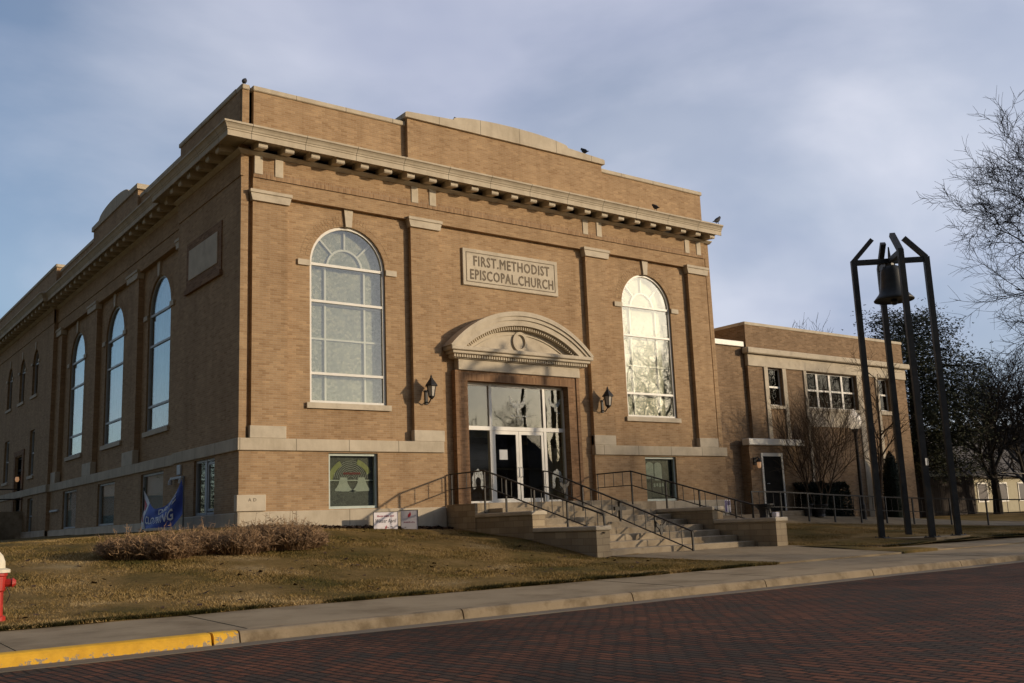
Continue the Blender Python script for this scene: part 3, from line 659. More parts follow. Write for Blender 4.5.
def keep_right(x, y):
    ex = 12.25 + np.clip((-7.0 - y) / 3.4, 0, 1) * 1.0
    fy = np.interp(x, [p[0] for p in PF], [p[1] for p in PF])
    slab = (np.abs(x - 16.8) < 1.35) & (np.abs(y + 7.94) < 1.35)
    return (x > ex) & (y < fy - 0.02) & ~slab & (y >= -9.15 + 0.06 * np.sin(x * 3.1) + 0.05 * np.sin(x * 7.3))
grass('lawn_grass', 300000, (-9, 7.5), (-10.4, 3.0), keep_left, 0.016, 0.036, 'short tan dormant grass on the lawn left of the church steps', 16000)
grass('lawn_grass', 110000, (12, 38), (-9.3, -2.0), keep_right, 0.016, 0.036, 'short brown dormant grass on the lawn around the bell tower')
def litter(name, n, xr, yr, label):
    mb = MB()
    for _ in range(n):
        x, y = random.uniform(*xr), random.uniform(*yr); z = ground_z(x, y) + random.uniform(0.0, 0.05); s = random.uniform(0.02, 0.06); a = random.uniform(0, 6.3)
        ux, uy = math.cos(a) * s, math.sin(a) * s; t = random.uniform(-0.6, 0.8) * s
        mb.add([(x - ux, y - uy, z), (x + uy, y - ux, z + t), (x + ux, y + uy, z + 0.3 * s), (x - uy, y + ux, z - 0.3 * t)], [(0, 1, 2, 3)])
    tag(mb.build(name, M['mulch']), label, 'leaf litter', kind='stuff')
M['fringe'] = foliage_mat('fringe_blades', (0.022, 0.028, 0.010), (0.085, 0.078, 0.026), 2.0, 0.85)
def fringe(name, n, xr, yf, label):
    mb = MB()
    for _ in range(n):
        x = random.uniform(*xr)
        if math.sin(x * 2.3) + math.sin(x * 5.1 + 1) + 0.8 * math.sin(x * 0.7) < random.uniform(-1.6, 0.8): continue
        y = yf(x) + abs(random.gauss(0, 0.045)) - 0.03; z = ground_z(x, max(y, YF)) - 0.02
        h = random.uniform(0.03, 0.095); a = random.uniform(0, 6.283); w = random.uniform(0.005, 0.010)
        mb.add([(x - w * math.cos(a), y - w * math.sin(a), z), (x + w * math.cos(a), y + w * math.sin(a), z), (x + random.gauss(0, h * .7), y - random.uniform(-0.3, 1.2) * h, z + h * random.uniform(.5, 1))], [(0, 1, 2)])
    tag(mb.build(name, M['fringe']), label, 'grass', kind='stuff')
fringe('edge_grass', 42000, (-9, 7.0), lambda x: YF + 0.03 * math.sin(3.1 * x), 'dark ragged grass hanging over the sidewalk edge of the left lawn')
fringe('edge_grass', 24000, (13.2, 36), lambda x: -9.13 + 0.04 * math.sin(3 * x), 'dark ragged grass along the front edge of the bell tower lawn')
litter('fallen_leaves', 420, (-8.5, 6.0), (-10.2, -1.0), 'scattered brown leaves lying on the left lawn')
litter('leaf_litter', 1600, (0.3, 6.0), (-0.62, -0.06), 'dark fallen leaves and mulch along the foot of the church front')
litter('mulch', 1500, (12.4, 17.0), (-3.1, -2.3), 'dark red mulch beside the railing right of the steps')

# ------------------------------------------------------------------ church
F = lambda u, d, z: (u, d, z)           # front wall: u = x, depth = +y
S = lambda u, d, z: (d, u, z)           # street side wall: u = y, depth = +x
church = thing('church', (0, 0, 0), 'tan brick church with arched windows, stone cornice and a curved hood over its white doors', 'church')
CX = 8.87                                # axis of the front
def arch(u0, u1, z0, zs, n=20, inset=0.0):
    r = (u1 - u0) / 2; c = (u0 + u1) / 2; r2 = r - inset
    pts = [(c - r2, z0 + inset), (c + r2, z0 + inset)]
    return pts + [(c + r2 * math.cos(math.pi * k / n), zs + r2 * math.sin(math.pi * k / n)) for k in range(n + 1)]
def rect(u0, u1, z0, z1, i=0.0): return [(u0 + i, z0 + i), (u1 - i, z0 + i), (u1 - i, z1 - i), (u0 + i, z1 - i)]
ZS = 6.98
W1 = (2.00, 4.33); W2 = (13.50, 15.83)
FRONT_W = 17.95
# --- walls
wall = MB()
LOW = [(2.46, 3.93, 0.33, 1.80), (14.0, 15.45, 0.33, 1.80)]
wall.panel(rect(0, 6.06, 0.30, 1.86), [rect(*LOW[0])], F, 0.0, 0.22)
wall.panel(rect(11.79, FRONT_W, -0.6, 1.86), [rect(*LOW[1])], F, 0.0, 0.22)
DOOR = (6.95, 10.79, 0.36, 3.98)
wall.panel([(6.06, -0.4), (DOOR[0], -0.4), (DOOR[0], DOOR[3]), (DOOR[1], DOOR[3]), (DOOR[1], -0.4), (11.79, -0.4), (11.79, 1.84), (11.79, 8.64), (6.06, 8.64), (6.06, 1.84)], [], F, 0.15)
wall.add([(6.06, 0, -0.4), (6.06, 0.15, -0.4), (6.06, 0.15, 2.46), (6.06, 0, 2.46)], [(0, 1, 2, 3)])
wall.add([(11.79, 0, -0.6), (11.79, 0.15, -0.6), (11.79, 0.15, 2.46), (11.79, 0, 2.46)], [(3, 2, 1, 0)])
wall.panel(rect(0.18, 6.06, 1.84, 8.64), [arch(*W1, 3.14, ZS)], F, 0.15, 0.28)
wall.box(0.0, 0.20, 0.04, 0.3, 1.84, 10.3)
wall.box(FRONT_W - 0.25, FRONT_W - 0.05, 0.02, 0.3, 1.84, 10.3)
wall.panel(rect(11.79, FRONT_W - 0.2, 1.84, 8.64), [arch(*W2, 3.14, ZS)], F, 0.15, 0.28)
PIL = [(0.31, 1.29), (5.12, 6.08), (11.83, 12.78), (16.70, 17.64)]
for a, b in PIL: wall.box(a, b, 0.0, 0.2, 2.3, 8.66)
wall.box(0.31, 17.64, 0.0, 0.22, 8.64, 9.06)                        # architrave
wall.box(0.31, 17.64, -0.03, 0.22, 9.065, 9.80)                     # frieze, a little proud
wall.box(0.195, 0.312, 0.152, 0.3, 8.6, 10.4); wall.box(17.638, 17.705, 0.152, 0.3, 8.6, 10.4)
wall.box(17.90, FRONT_W, 0.01, 0.5, -0.6, 2.1)
# parapet
wall.box(0.31, 5.0, 0.0, 0.35, 10.2, 11.5); wall.box(12.66, 17.66, 0.0, 0.35, 10.2, 11.5)
wall.box(0.01, 0.20, 0.04, 0.35, 10.2, 11.5); wall.box(0.195, 0.315, 0.15, 0.35, 10.2, 11.5)
wall.box(5.0, 12.66, -0.14, 0.35, 10.2, 11.72)
# side: corner block, window bay, rear block
SY = (0.0, 5.0, 21.3, 46.0)
SLOW = [(1.68, 3.28, 0.31, 1.80), (6.36, 8.62, 0.26, 1.76), (11.60, 13.80, 0.26, 1.74), (16.85, 19.05, 0.26, 1.74)]
SWIN = [(6.66, 8.99), (11.80, 14.13), (17.25, 19.58)]
wall.panel(rect(0.0, 5.0, -0.2, 1.86), [rect(*SLOW[0])], S, 0.0, 0.22)
wall.panel(rect(0.299, 5.0, 1.84, 10.2), [], S, 0.0)
wall.panel(rect(5.0, 21.3, -0.2, 1.86), [rect(*r) for r in SLOW[1:]], S, 0.14, 0.22)
wall.panel(rect(5.0, 21.3, 1.84, 8.64), [arch(a, b, 3.14, ZS) for a, b in SWIN], S, 0.34, 0.28)
wall.box(0.16, 0.6, 5.0, 21.3, 8.62, 9.06); wall.box(0.13, 0.6, 5.0, 21.3, 9.065, 10.2)
for y in (5.0, 21.3): wall.add([(0, y, -0.2), (0.5, y, -0.2), (0.5, y, 10.3), (0, y, 10.3)], [(0, 1, 2, 3)])
SPIL = [(5.0, 5.5), (9.55, 10.7), (14.85, 16.0), (20.45, 21.3)]
for a, b in SPIL: wall.box(0.16, 0.5, a, b, 2.0, 8.63)
RSM = [(24.1, 25.3), (27.0, 28.2), (30.0, 31.2), (34.5, 35.7)]
RW1 = [(24.2, 25.2, 2.72, 4.78), (30.0, 31.2, 2.72, 4.78), (34.6, 35.6, 2.72, 4.78)]
RDOOR = (26.6, 28.0, 1.2, 3.75)
wall.panel(rect(21.3, 46.0, -0.5, 10.2), [arch(a, b, 6.35, 7.85, 12) for a, b in RSM] + [rect(*r) for r in RW1] + [rect(*RDOOR)] + [rect(24.0, 25.1, 0.15, 1.72)], S, 0.0, 0.2)
wall.box(0.0, 0.35, 0.15, 5.0, 10.2, 11.5)
wall.box(0.18, 0.5, 5.0, 21.3, 10.2, 11.3); wall.box(0.08, 0.5, 9.7, 15.5, 10.2, 11.62)
wall.box(0.0, 0.35, 21.3, 46.0, 10.2, 11.55)
for m_, z in ((0.35, 9.05),):                                        # string course on the side
    wall.box(-0.03, 0.06, 0.0, 5.0, 9.065, 10.0); wall.box(-0.03, 0.06, 21.3, 46.0, 9.065, 10.0)
# closing walls and roof
wall.add([(FRONT_W - 0.05, 0.3, -0.6), (FRONT_W - 0.05, 46, -0.6), (FRONT_W - 0.05, 46, 10.9), (FRONT_W - 0.05, 0.3, 10.9)], [(0, 1, 2, 3)])
wall.add([(0, 46, -0.6), (FRONT_W - 0.05, 46, -0.6), (FRONT_W - 0.05, 46, 11.4), (0, 46, 11.4)], [(0, 1, 2, 3)])
wall.build('wall', M['brick'], church)
MB().add([(0.3, 0.3, 10.7), (17.7, 0.3, 10.7), (17.7, 46, 10.7), (0.3, 46, 10.7)], [(0, 1, 2, 3)]).build('roof', M['roof'], church)
MB().box(0.8, 17.5, 0.9, 45.6, 2.2, 2.4).build('floor', M['interior'], church)
MB().add([(0.9, 3.2, 2.4), (17.5, 3.2, 2.4), (17.5, 3.2, 10.6), (0.9, 3.2, 10.6)], [(0, 1, 2, 3)]).add(
    [(3.6, 3.2, 2.4), (3.6, 45, 2.4), (3.6, 45, 10.6), (3.6, 3.2, 10.6)], [(0, 1, 2, 3)]).build('inner_wall', M['cream_wall'], church)
# soldier course above the string line
sold = MB(); sold.box(0.33, 17.62, -0.036, -0.005, 9.065, 9.27); sold.build('soldier_course', M['brick_soldier'], church)
# brown brick door surround
sur = Each('door_jamb', M['brick_brown'], church)
sur.box(6.56, DOOR[0], -0.02, 0.45, -0.2, 4.06); sur.box(DOOR[1], 11.18, -0.02, 0.45, -0.2, 4.06)
sur.box(6.50, 6.62, -0.05, 0.15, -0.2, 4.27); sur.box(11.12, 11.24, -0.05, 0.15, -0.2, 4.27)
MB().box(6.62, 11.12, -0.022, 0.45, 3.98, 4.275).build('door_lintel', M['brick_brown_soldier'], church)
# --- stone trim
tr = Each('belt_course', M['stone_course'], church)
ped = Each('pilaster_base', M['stone'], church)
tr.cbox(-0.06, 6.06, -0.06, 0.12, 1.84, 2.15); tr.cbox(11.78, 18.02, -0.06, 0.12, 1.84, 2.15)
for a, b in ((0.26, 1.25), (5.08, 6.1), (11.79, 12.72), (16.66, 17.62)): ped.cbox(a, b, -0.045, 0.14, 2.152, 2.47)
tr.cbox(-0.06, 0.10, 0.125, 5.04, 1.84, 2.15); tr.cbox(0.08, 0.3, 5.045, 21.26, 1.84, 2.15); tr.cbox(-0.06, 0.10, 21.265, 46, 1.84, 2.15)
for a, b in ((9.5, 10.75), (14.8, 16.05), (20.4, 21.25)): ped.cbox(0.1, 0.3, a, b, 2.152, 2.62)
wt = Each('water_table', M['stone_course'], church); wt.cbox(-0.05, 6.1, -0.05, 0.10, -0.7, 0.31, 0.02); wt.cbox(11.8, 17.98, -0.05, 0.10, -0.8, 0.32, 0.02)
wt.cbox(-0.05, 0.1, 0.105, 5.0, -0.4, 0.30, 0.02); wt.cbox(0.09, 0.3, 5.0, 21.3, -0.4, 0.24, 0.02); wt.cbox(-0.05, 0.1, 21.3, 46, -0.5, 0.26, 0.02)
def capital(T, u0, u1, d):
    mb = MB()
    mb.prism([(u0 - 0.03, 8.42), (u1 + 0.03, 8.42), (u1 + 0.08, 8.62), (u1 + 0.08, 8.70), (u0 - 0.08, 8.70), (u0 - 0.08, 8.62)], T, d - 0.07, d + 0.16)
    mb.prism(rect(u0 - 0.10, u1 + 0.10, 8.63, 8.715), T, d - 0.10, d + 0.15)
    return mb
for a, b in PIL: capital(F, a, b, 0.0).build('pilaster_capital', M['stone'], church)
for a, b in SPIL: capital(S, a, b, 0.16).build('pilaster_capital', M['stone'], church)
for a, b in ((0.32, 0.56), (0.90, 1.14), (5.14, 5.38), (5.76, 6.0), (11.75, 11.99), (12.36, 12.6), (16.6, 16.84), (17.2, 17.44)):
    MB().cbox(a, b, -0.055, 0.0, 9.16, 9.72).build('frieze_block', M['stone'], church)
# cornice swept along front and side
CPATH = [(FRONT_W + 0.0, 0.0), (0.0, 0.0), (0.0, 5.0), (0.18, 5.0), (0.18, 21.3), (0.0, 21.3), (0.0, 46.0)]
def sweep(prof, path, end0=None):
    mb = MB(); n = len(prof); P = [Vector(p) for p in path]; rows = []
    for i, p in enumerate(P):
        d0 = (P[i] - P[i - 1]).normalized() if i else None; d1 = (P[i + 1] - P[i]).normalized() if i < len(P) - 1 else None
        nrm = lambda d: Vector((-d.y, d.x)) * -1.0
        if d0 is None: m = nrm(d1)
        elif d1 is None: m = nrm(d0)
        else:
            a, b = nrm(d0), nrm(d1); m = (a + b) / max(0.2, (1 + a.dot(b)))
        rows.append([(p.x + m.x * q, p.y + m.y * q, z) for q, z in prof])
    vs = [v for r in rows for v in r]; fs = []
    for i in range(len(P) - 1):
        for k in range(n):
            k2 = (k + 1) % n; fs.append((i * n + k, i * n + k2, (i + 1) * n + k2, (i + 1) * n + k))
    tri = tessellate_polygon([[Vector((q, z, 0)) for q, z in prof]])
    fs += [tuple(t) for t in tri] + [tuple((len(P) - 1) * n + i for i in t[::-1]) for t in tri]
    return mb.add(vs, fs)
# direction of travel is -X along the front, so the outward normal is flipped to -Y
CP = [(-0.1, 9.93), (0.60, 9.93), (0.60, 9.84), (0.635, 9.84), (0.635, 9.985), (0.655, 10.0), (0.655, 10.035), (0.675, 10.05), (0.70, 10.10), (0.735, 10.14), (0.765, 10.155), (0.765, 10.205), (0.70, 10.225), (0.28, 10.345), (0.28, 10.40), (0.10, 10.44), (-0.1, 10.46)]
def fix(path): return path
cor = sweep([(-q, z) for q, z in CP], CPATH)
cor.build('cornice', M['stone_course'], church)
bed = sweep([(-q, z) for q, z in [(-0.1, 9.66), (0.05, 9.66), (0.10, 9.69), (0.16, 9.725), (0.16, 9.75), (-0.1, 9.75)]], CPATH)
bed.build('bed_mould', M['stone'], church)
def modillion(T, u, d):
    mb = MB()
    w = 0.125
    prof = [(0.0, 9.935), (-0.53, 9.935), (-0.53, 9.745), (-0.50, 9.715), (-0.30, 9.745), (-0.16, 9.752), (0.0, 9.752)]
    vs = [T(u - w, d + q, z) for q, z in prof] + [T(u + w, d + q, z) for q, z in prof]; n = len(prof)
    fs = [tuple(range(n)), tuple(range(n, 2 * n))[::-1]] + [(i, (i + 1) % n, (i + 1) % n + n, i + n) for i in range(n)]
    return mb.add(vs, fs)
k = 0
xm = 0.37
while xm < 17.9:
    modillion(F, xm, 0.0).build('modillion', M['stone'], church); xm += 0.748
for a, b, d in ((0.30, 4.6, 0.0), (5.1, 21.2, 0.18), (21.0, 37.5, 0.0)):
    y = a + 0.1
    while y < b: modillion(S, y, d).build('modillion', M['stone'], church); y += 0.748
# parapet copings
cp = Each('coping', M['stone_course'], church)
def coping(x0, x1, y0, y1, z): cp.cbox(x0, x1, y0, y1, z, z + 0.14, 0.02)
coping(0.27, 4.995, -0.05, 0.4, 11.5); coping(12.67, 17.72, -0.05, 0.4, 11.5); coping(-0.03, 0.20, -0.01, 0.4, 11.5); coping(0.201, 0.265, 0.10, 0.4, 11.5)
coping(-0.05, 0.4, 0.405, 5.05, 11.5); coping(0.13, 0.55, 5.055, 9.64, 11.3); coping(0.13, 0.55, 15.56, 21.24, 11.3); coping(-0.05, 0.4, 21.245, 46, 11.55)
crown = [(4.90, 11.72), (12.76, 11.72), (12.76, 11.86), (12.70, 11.89), (11.14, 11.99), (11.12, 12.03)] + [(CX + 2.25 * math.cos(math.pi * t / 20), 12.04 + 0.19 * math.sin(math.pi * t / 20) ** 1.3) for t in range(1, 20)] + [(6.62, 12.03), (6.60, 11.99), (4.96, 11.89), (4.90, 11.86)]
cp.prism(crown, F, -0.22, 0.38)
scrown = [(9.6, 11.62), (15.6, 11.62), (15.6, 11.80), (14.6, 11.82)] + [(12.6 + 1.9 * math.cos(math.pi * t / 16), 11.84 + 0.28 * math.sin(math.pi * t / 16)) for t in range(1, 16)] + [(10.6, 11.82), (9.6, 11.80)]
cp.prism(scrown, S, 0.02, 0.5)

# --- arched windows
def arched_window(T, u0, u1, d, kind):
    z0 = 3.14; c = (u0 + u1) / 2; R = (u1 - u0) / 2
    fm = M['white'] if kind == 'front' else M['grey_frame']
    w = MB(); fw = 0.075 if kind == 'front' else 0.065
    w.ring(arch(u0, u1, z0, ZS), arch(u0, u1, z0, ZS, inset=fw), T, d + 0.06, d + 0.15)
    for z, h in ((ZS, 0.075), (5.95, 0.07), (3.95, 0.07)):
        w.prism(rect(u0 + fw - 0.01, u1 - fw + 0.01, z - h / 2, z + h / 2), T, d + 0.065, d + 0.14)
    win = w.build('arched_window', fm, church)
    MB().prism(arch(u0, u1, z0, ZS, inset=fw - 0.02), T, d + 0.10, d + 0.112).build('pane', M['glass'] if kind == 'front' else M['glass_side'], win)
    if kind == 'front':
        t = MB(); di = d + 0.27
        for z in (ZS, 5.9, 4.93, 3.95): t.prism(rect(u0, u1, z - 0.025, z + 0.025), T, di - 0.05, di)
        for q in (0.24, 0.76):
            u = u0 + q * 2 * R; t.prism(rect(u - 0.028, u + 0.028, z0, ZS), T, di - 0.052, di - 0.002)
        r0 = 0.54
        o = [(c + (r0 + 0.03) * math.cos(math.pi * k / 16), ZS + (r0 + 0.03) * math.sin(math.pi * k / 16)) for k in range(17)]
        i = [(c + (r0 - 0.03) * math.cos(math.pi * k / 16), ZS + (r0 - 0.03) * math.sin(math.pi * k / 16)) for k in range(16, -1, -1)]
        t.prism(o + i, T, di - 0.05, di)
        for a in (45, 90, 135):
            ca, sa = math.cos(RAD(a)), math.sin(RAD(a)); px, pz = -sa * 0.025, ca * 0.025
            t.prism([(c + ca * r0 + px, ZS + sa * r0 + pz), (c + ca * r0 - px, ZS + sa * r0 - pz), (c + ca * R * 0.98 - px, ZS + sa * R * 0.98 - pz), (c + ca * R * 0.98 + px, ZS + sa * R * 0.98 + pz)], T, di - 0.051, di - 0.001)
        t.build('tracery', M['white'], win)
        MB().prism(arch(u0 - 0.02, u1 + 0.02, z0 - 0.02, ZS), T, d + 0.275, d + 0.29).build('art_glass', M['stained'], win)
    else:
        cu = MB(); n = 60
        pts = [(u0 + (u1 - u0) * k / n, 0.34 + 0.035 * math.sin(k * 1.9) + 0.02 * math.sin(k * 0.77)) for k in range(n + 1)]
        vs = [T(u, d + q, z0 - 0.05) for u, q in pts] + [T(u, d + q, ZS + math.sqrt(max(0.0, R * R - (u - c) ** 2))) for u, q in pts]
        cu.add(vs, [(k, k + 1, n + 2 + k, n + 1 + k) for k in range(n)])
        cu.build('curtain', M['curtain'], win, smooth=True)
    sill = MB(); sill.prism(rect(u0 - 0.11, u1 + 0.11, 2.99, 3.14), T, d - 0.07, d + 0.2)
    sill.build('sill', M['stone'], win)
    # key stone, impost blocks, rowlock arch bricks
    ks = MB(); ks.prism([(c - 0.09, ZS + R - 0.01), (c + 0.09, ZS + R - 0.01), (c + 0.14, 8.64), (c - 0.14, 8.64)], T, d - 0.06, d + 0.1)
    ks.build('keystone', M['stone'], church)
    for s_ in (-1, 1):
        a, b = sorted((c + s_ * (R + 0.01), c + s_ * (R + 0.36)))
        MB().prism(rect(a, b, ZS - 0.10, ZS + 0.06), T, d - 0.05, d + 0.1).build('impost_block', M['stone'], church)
    br = MB()
    for ra, rb, n in ((R + 0.012, R + 0.15, 42), (R + 0.165, R + 0.30, 46)):
        for k in range(n):
            a0, a1 = math.pi * (k + 0.05) / n, math.pi * (k + 0.95) / n
            q = random.uniform(0.003, 0.007)
            if (a0 < 0.10 or a1 > math.pi - 0.10): continue
            br.prism([(c + ra * math.cos(a0), ZS + ra * math.sin(a0)), (c + rb * math.cos(a0), ZS + rb * math.sin(a0)), (c + rb * math.cos(a1), ZS + rb * math.sin(a1)), (c + ra * math.cos(a1), ZS + ra * math.sin(a1))], T, d - q, d + 0.03)
    br.build('arch_bricks', M['brick'], church)
    return win
for w in (W1, W2): arched_window(F, *w, 0.15, 'front')
for w in SWIN: arched_window(S, *w, 0.34, 'side')
# narrow rear windows
for a, b in RSM:
    mb = MB(); mb.ring(arch(a, b, 6.35, 7.85, 12), arch(a, b, 6.35, 7.85, 12, inset=0.06), S, 0.1, 0.16)
    mb.prism(rect(a, b, 7.8, 7.86), S, 0.1, 0.15); w = mb.build('narrow_arched_window', M['grey_frame'], church)
    MB().prism(arch(a, b, 6.35, 7.85, 12, inset=0.05), S, 0.13, 0.14).build('pane', M['glass_side'], w)
    MB().prism(rect(a - 0.1, b + 0.1, 6.22, 6.35), S, -0.06, 0.1).build('sill', M['stone'], w)
    MB().prism([((a + b) / 2 - 0.07, 8.46), ((a + b) / 2 + 0.07, 8.46), ((a + b) / 2 + 0.1, 8.8), ((a + b) / 2 - 0.1, 8.8)], S, -0.04, 0.05).build('keystone', M['stone'], church)
    for s0, s1 in ((a - 0.3, a), (b, b + 0.3)): MB().prism(rect(s0, s1, 7.78, 7.9), S, -0.04, 0.05).build('impost_block', M['stone'], church)
for a, b, z0, z1 in RW1 + [(24.0, 25.1, 0.15, 1.72)]:
    mb = MB(); mb.ring(rect(a, b, z0, z1), rect(a, b, z0, z1, 0.07), S, 0.1, 0.16); mb.prism(rect(a, b, (z0 + z1) / 2 - 0.03, (z0 + z1) / 2 + 0.03), S, 0.1, 0.15)
    w = mb.build('sash_window', M['grey_frame'], church)
    MB().prism(rect(a, b, z0, z1, 0.05), S, 0.13, 0.14).build('pane', M['glass_side'], w)
    MB().prism(rect(a, b, z0, z1), S, 0.19, 0.2).build('blind', M['blind'], w)
    MB().prism(rect(a - 0.1, b + 0.1, z0 - 0.13, z0), S, -0.06, 0.1).build('sill', M['stone'], w)
mb = MB(); mb.ring(rect(*RDOOR), rect(*RDOOR, 0.1), S, 0.08, 0.16); mb.prism(rect(RDOOR[0], RDOOR[1], 3.1, 3.2), S, 0.08, 0.15)
w = mb.build('side_door', M['black'], church); MB().prism(rect(*RDOOR, 0.08), S, 0.14, 0.15).build('pane', M['dark_win'], w)
mb = MB(); mb.ring(rect(26.2, 28.4, 1.2, 4.05), rect(26.55, 28.05, 1.2, 3.8), S, -0.05, 0.02); mb.build('door_frame', M['brick_brown'], church)
MB().box(-1.6, 0.0, 26.0, 31.4, -0.3, 1.2).build('door_stoop', M['step'], church)
# basement windows
def basement(T, r, d, kind):
    mb = MB(); mb.ring(rect(*r), rect(*r, 0.07), T, d + 0.07, d + 0.16)
    c = (r[0] + r[1]) / 2
    if kind == 'casement': mb.prism(rect(c - 0.07, c + 0.07, r[2], r[3]), T, d + 0.06, d + 0.16); mb.ring(rect(r[0] + .1, c - .1, r[2] + .1, r[3] - .1), rect(r[0] + .16, c - .16, r[2] + .16, r[3] - .16), T, d + .08, d + .15)
    w = mb.build('basement_window', M['grey_frame'] if T is S else M['white_glass'], church)
    MB().prism(rect(*r, 0.05), T, d + 0.105, d + 0.115).build('pane', M['glass'] if T is F else M['glass_side'], w)
    if T is S: MB().prism(rect(*r), T, d + 0.2, d + 0.21).build('blind', M['dark_win'] if kind == 'casement' else M['blind'], w)
    else: MB().prism(rect(*r), T, d + 0.19, d + 0.2).build('art_glass', M['stained_dark'], w)
    return w
b1 = basement(F, LOW[0], 0.0, 'art'); b2 = basement(F, LOW[1], 0.0, 'art')
basement(S, SLOW[0], 0.0, 'casement')
for r in SLOW[1:]: basement(S, r, 0.14, 'blind')
def bell_shape(c, z, s, flip):
    p = [(-0.10, 0.32), (0.10, 0.32), (0.13, 0.16), (0.20, 0.04), (0.25, -0.02), (0.40, -0.06), (0.38, -0.10), (0.20, -0.08), (-0.25, -0.06), (-0.27, -0.02), (-0.20, 0.06), (-0.15, 0.16)]
    return [(c + flip * u * s, z + v * s) for u, v in p]
mb = Each('bell_motif', M['white_glass'], b1); mb.prism(bell_shape(2.98, 0.86, 0.95, 1), F, 0.178, 0.188); mb.prism(bell_shape(3.52, 0.86, 0.95, -1), F, 0.178, 0.188); MB().prism(rect(2.53, 3.86, 1.07, 1.10), F, 0.17, 0.188).build('glazing_bar', M['white_glass'], b1)
def arc_band(cx, cz, r0, r1, a0, a1, n=10):
    return [(cx + r1 * math.cos(RAD(a0 + (a1 - a0) * k / n)), cz + r1 * math.sin(RAD(a0 + (a1 - a0) * k / n))) for k in range(n + 1)] + [(cx + r0 * math.cos(RAD(a1 + (a0 - a1) * k / n)), cz + r0 * math.sin(RAD(a1 + (a0 - a1) * k / n))) for k in range(n + 1)]
mb = Each('ribbon_motif', M['green_glass'], b1); mb.prism(arc_band(3.2, 0.98, 0.56, 0.70, 28, 72), F, 0.178, 0.188); mb.prism(arc_band(3.2, 0.98, 0.56, 0.70, 118, 168), F, 0.178, 0.188)
mb = MB()
for k in range(8): mb.prism(rect(2.98 + k * 0.065, 3.03 + k * 0.065, 1.24, 1.30), F, 0.176, 0.188)
mb.build('red_band', M['red_glass'], b1)
mb = MB()
for k in range(22): mb.prism(arc_band(3.2, 1.1, 0.10 + 0.05 * (k % 9), 0.107 + 0.05 * (k % 9), 5, 175, 12), F, 0.18, 0.187) if k < 9 else None
mb.build('lead_lines', M['blind'], b1)
def tablet(c, z, w, h): return [(c - w, z), (c + w, z), (c + w, z + h)] + [(c + w * math.cos(math.pi * k / 8), z + h + w * 0.6 * math.sin(math.pi * k / 8)) for k in range(1, 8)] + [(c - w, z + h)]
mb = Each('tablet_motif', M['white_glass'], b2); mb.prism(tablet(14.36, 1.08, 0.17, 0.45), F, 0.178, 0.188); mb.prism(tablet(14.74, 1.02, 0.17, 0.50), F, 0.178, 0.188); mb = MB()
for k in range(5): mb.prism(rect(14.5 + k * 0.13, 14.58 + k * 0.13, 0.80 + 0.02 * (k % 2), 0.92), F, 0.178, 0.188)
mb.build('glass_lettering', M['white_glass'], b2)
# --- plaques and corner stone
pl = MB(); pl.cbox(6.98, 10.68, 0.085, 0.2, 6.92, 8.08, 0.015)
plq = pl.build('inscription_plaque', M['stone'], church)
fr = MB(); fr.ring(rect(7.10, 10.56, 7.03, 7.97), rect(7.125, 10.535, 7.055, 7.945), F, 0.079, 0.084); fr.build('border_line', M['stone_dark'], plq)
tb = text_mb("FIRST.METHODIST", 0.44, F, width=2.95, weight=0.0, d=0.083, cx=8.852, cz=7.69)
for i_, (ox, oz) in enumerate(((0.016, 0.0), (0.008, 0.010), (0.008, -0.010))):
    q_ = text_mb("FIRST.METHODIST", 0.44, F, width=2.95, weight=0.0, d=0.0825 - 0.0006 * i_, cx=8.852 + ox, cz=7.69 + oz); tb.add(q_.v, q_.f)
tb.build('lettering', M['stone_dark'], plq)
tb = text_mb("EPISCOPAL.CHURCH", 0.44, F, width=3.22, weight=0.0, d=0.083, cx=8.852, cz=7.26)
for i_, (ox, oz) in enumerate(((0.016, 0.0), (0.008, 0.010), (0.008, -0.010))):
    q_ = text_mb("EPISCOPAL.CHURCH", 0.44, F, width=3.22, weight=0.0, d=0.0825 - 0.0006 * i_, cx=8.852 + ox, cz=7.26 + oz); tb.add(q_.v, q_.f)
tb.build('lettering', M['stone_dark'], plq)
pl = MB(); pl.cbox(-0.075, 0.69, -0.08, 0.1, 0.325, 0.73, 0.01)
cs = pl.build('corner_stone', M['stone'], church)
text_mb("A D", 0.12, F, d=-0.081, cx=0.33, cz=0.60).build('lettering', M['stone_dark'], cs)
pl = MB(); pl.cbox(-0.055, 0.1, 1.6, 3.9, 7.05, 7.95, 0.01)
sp = pl.build('side_plaque', M['stone'], church)
fr = MB(); fr.ring(rect(1.35, 4.15, 6.8, 8.2), rect(1.6, 3.9, 7.05, 7.95), S, -0.03, 0.03); fr.prism(rect(1.3, 4.2, 6.66, 6.8), S, -0.09, 0.03); fr.build('plaque_frame', M['brick_brown'], church)

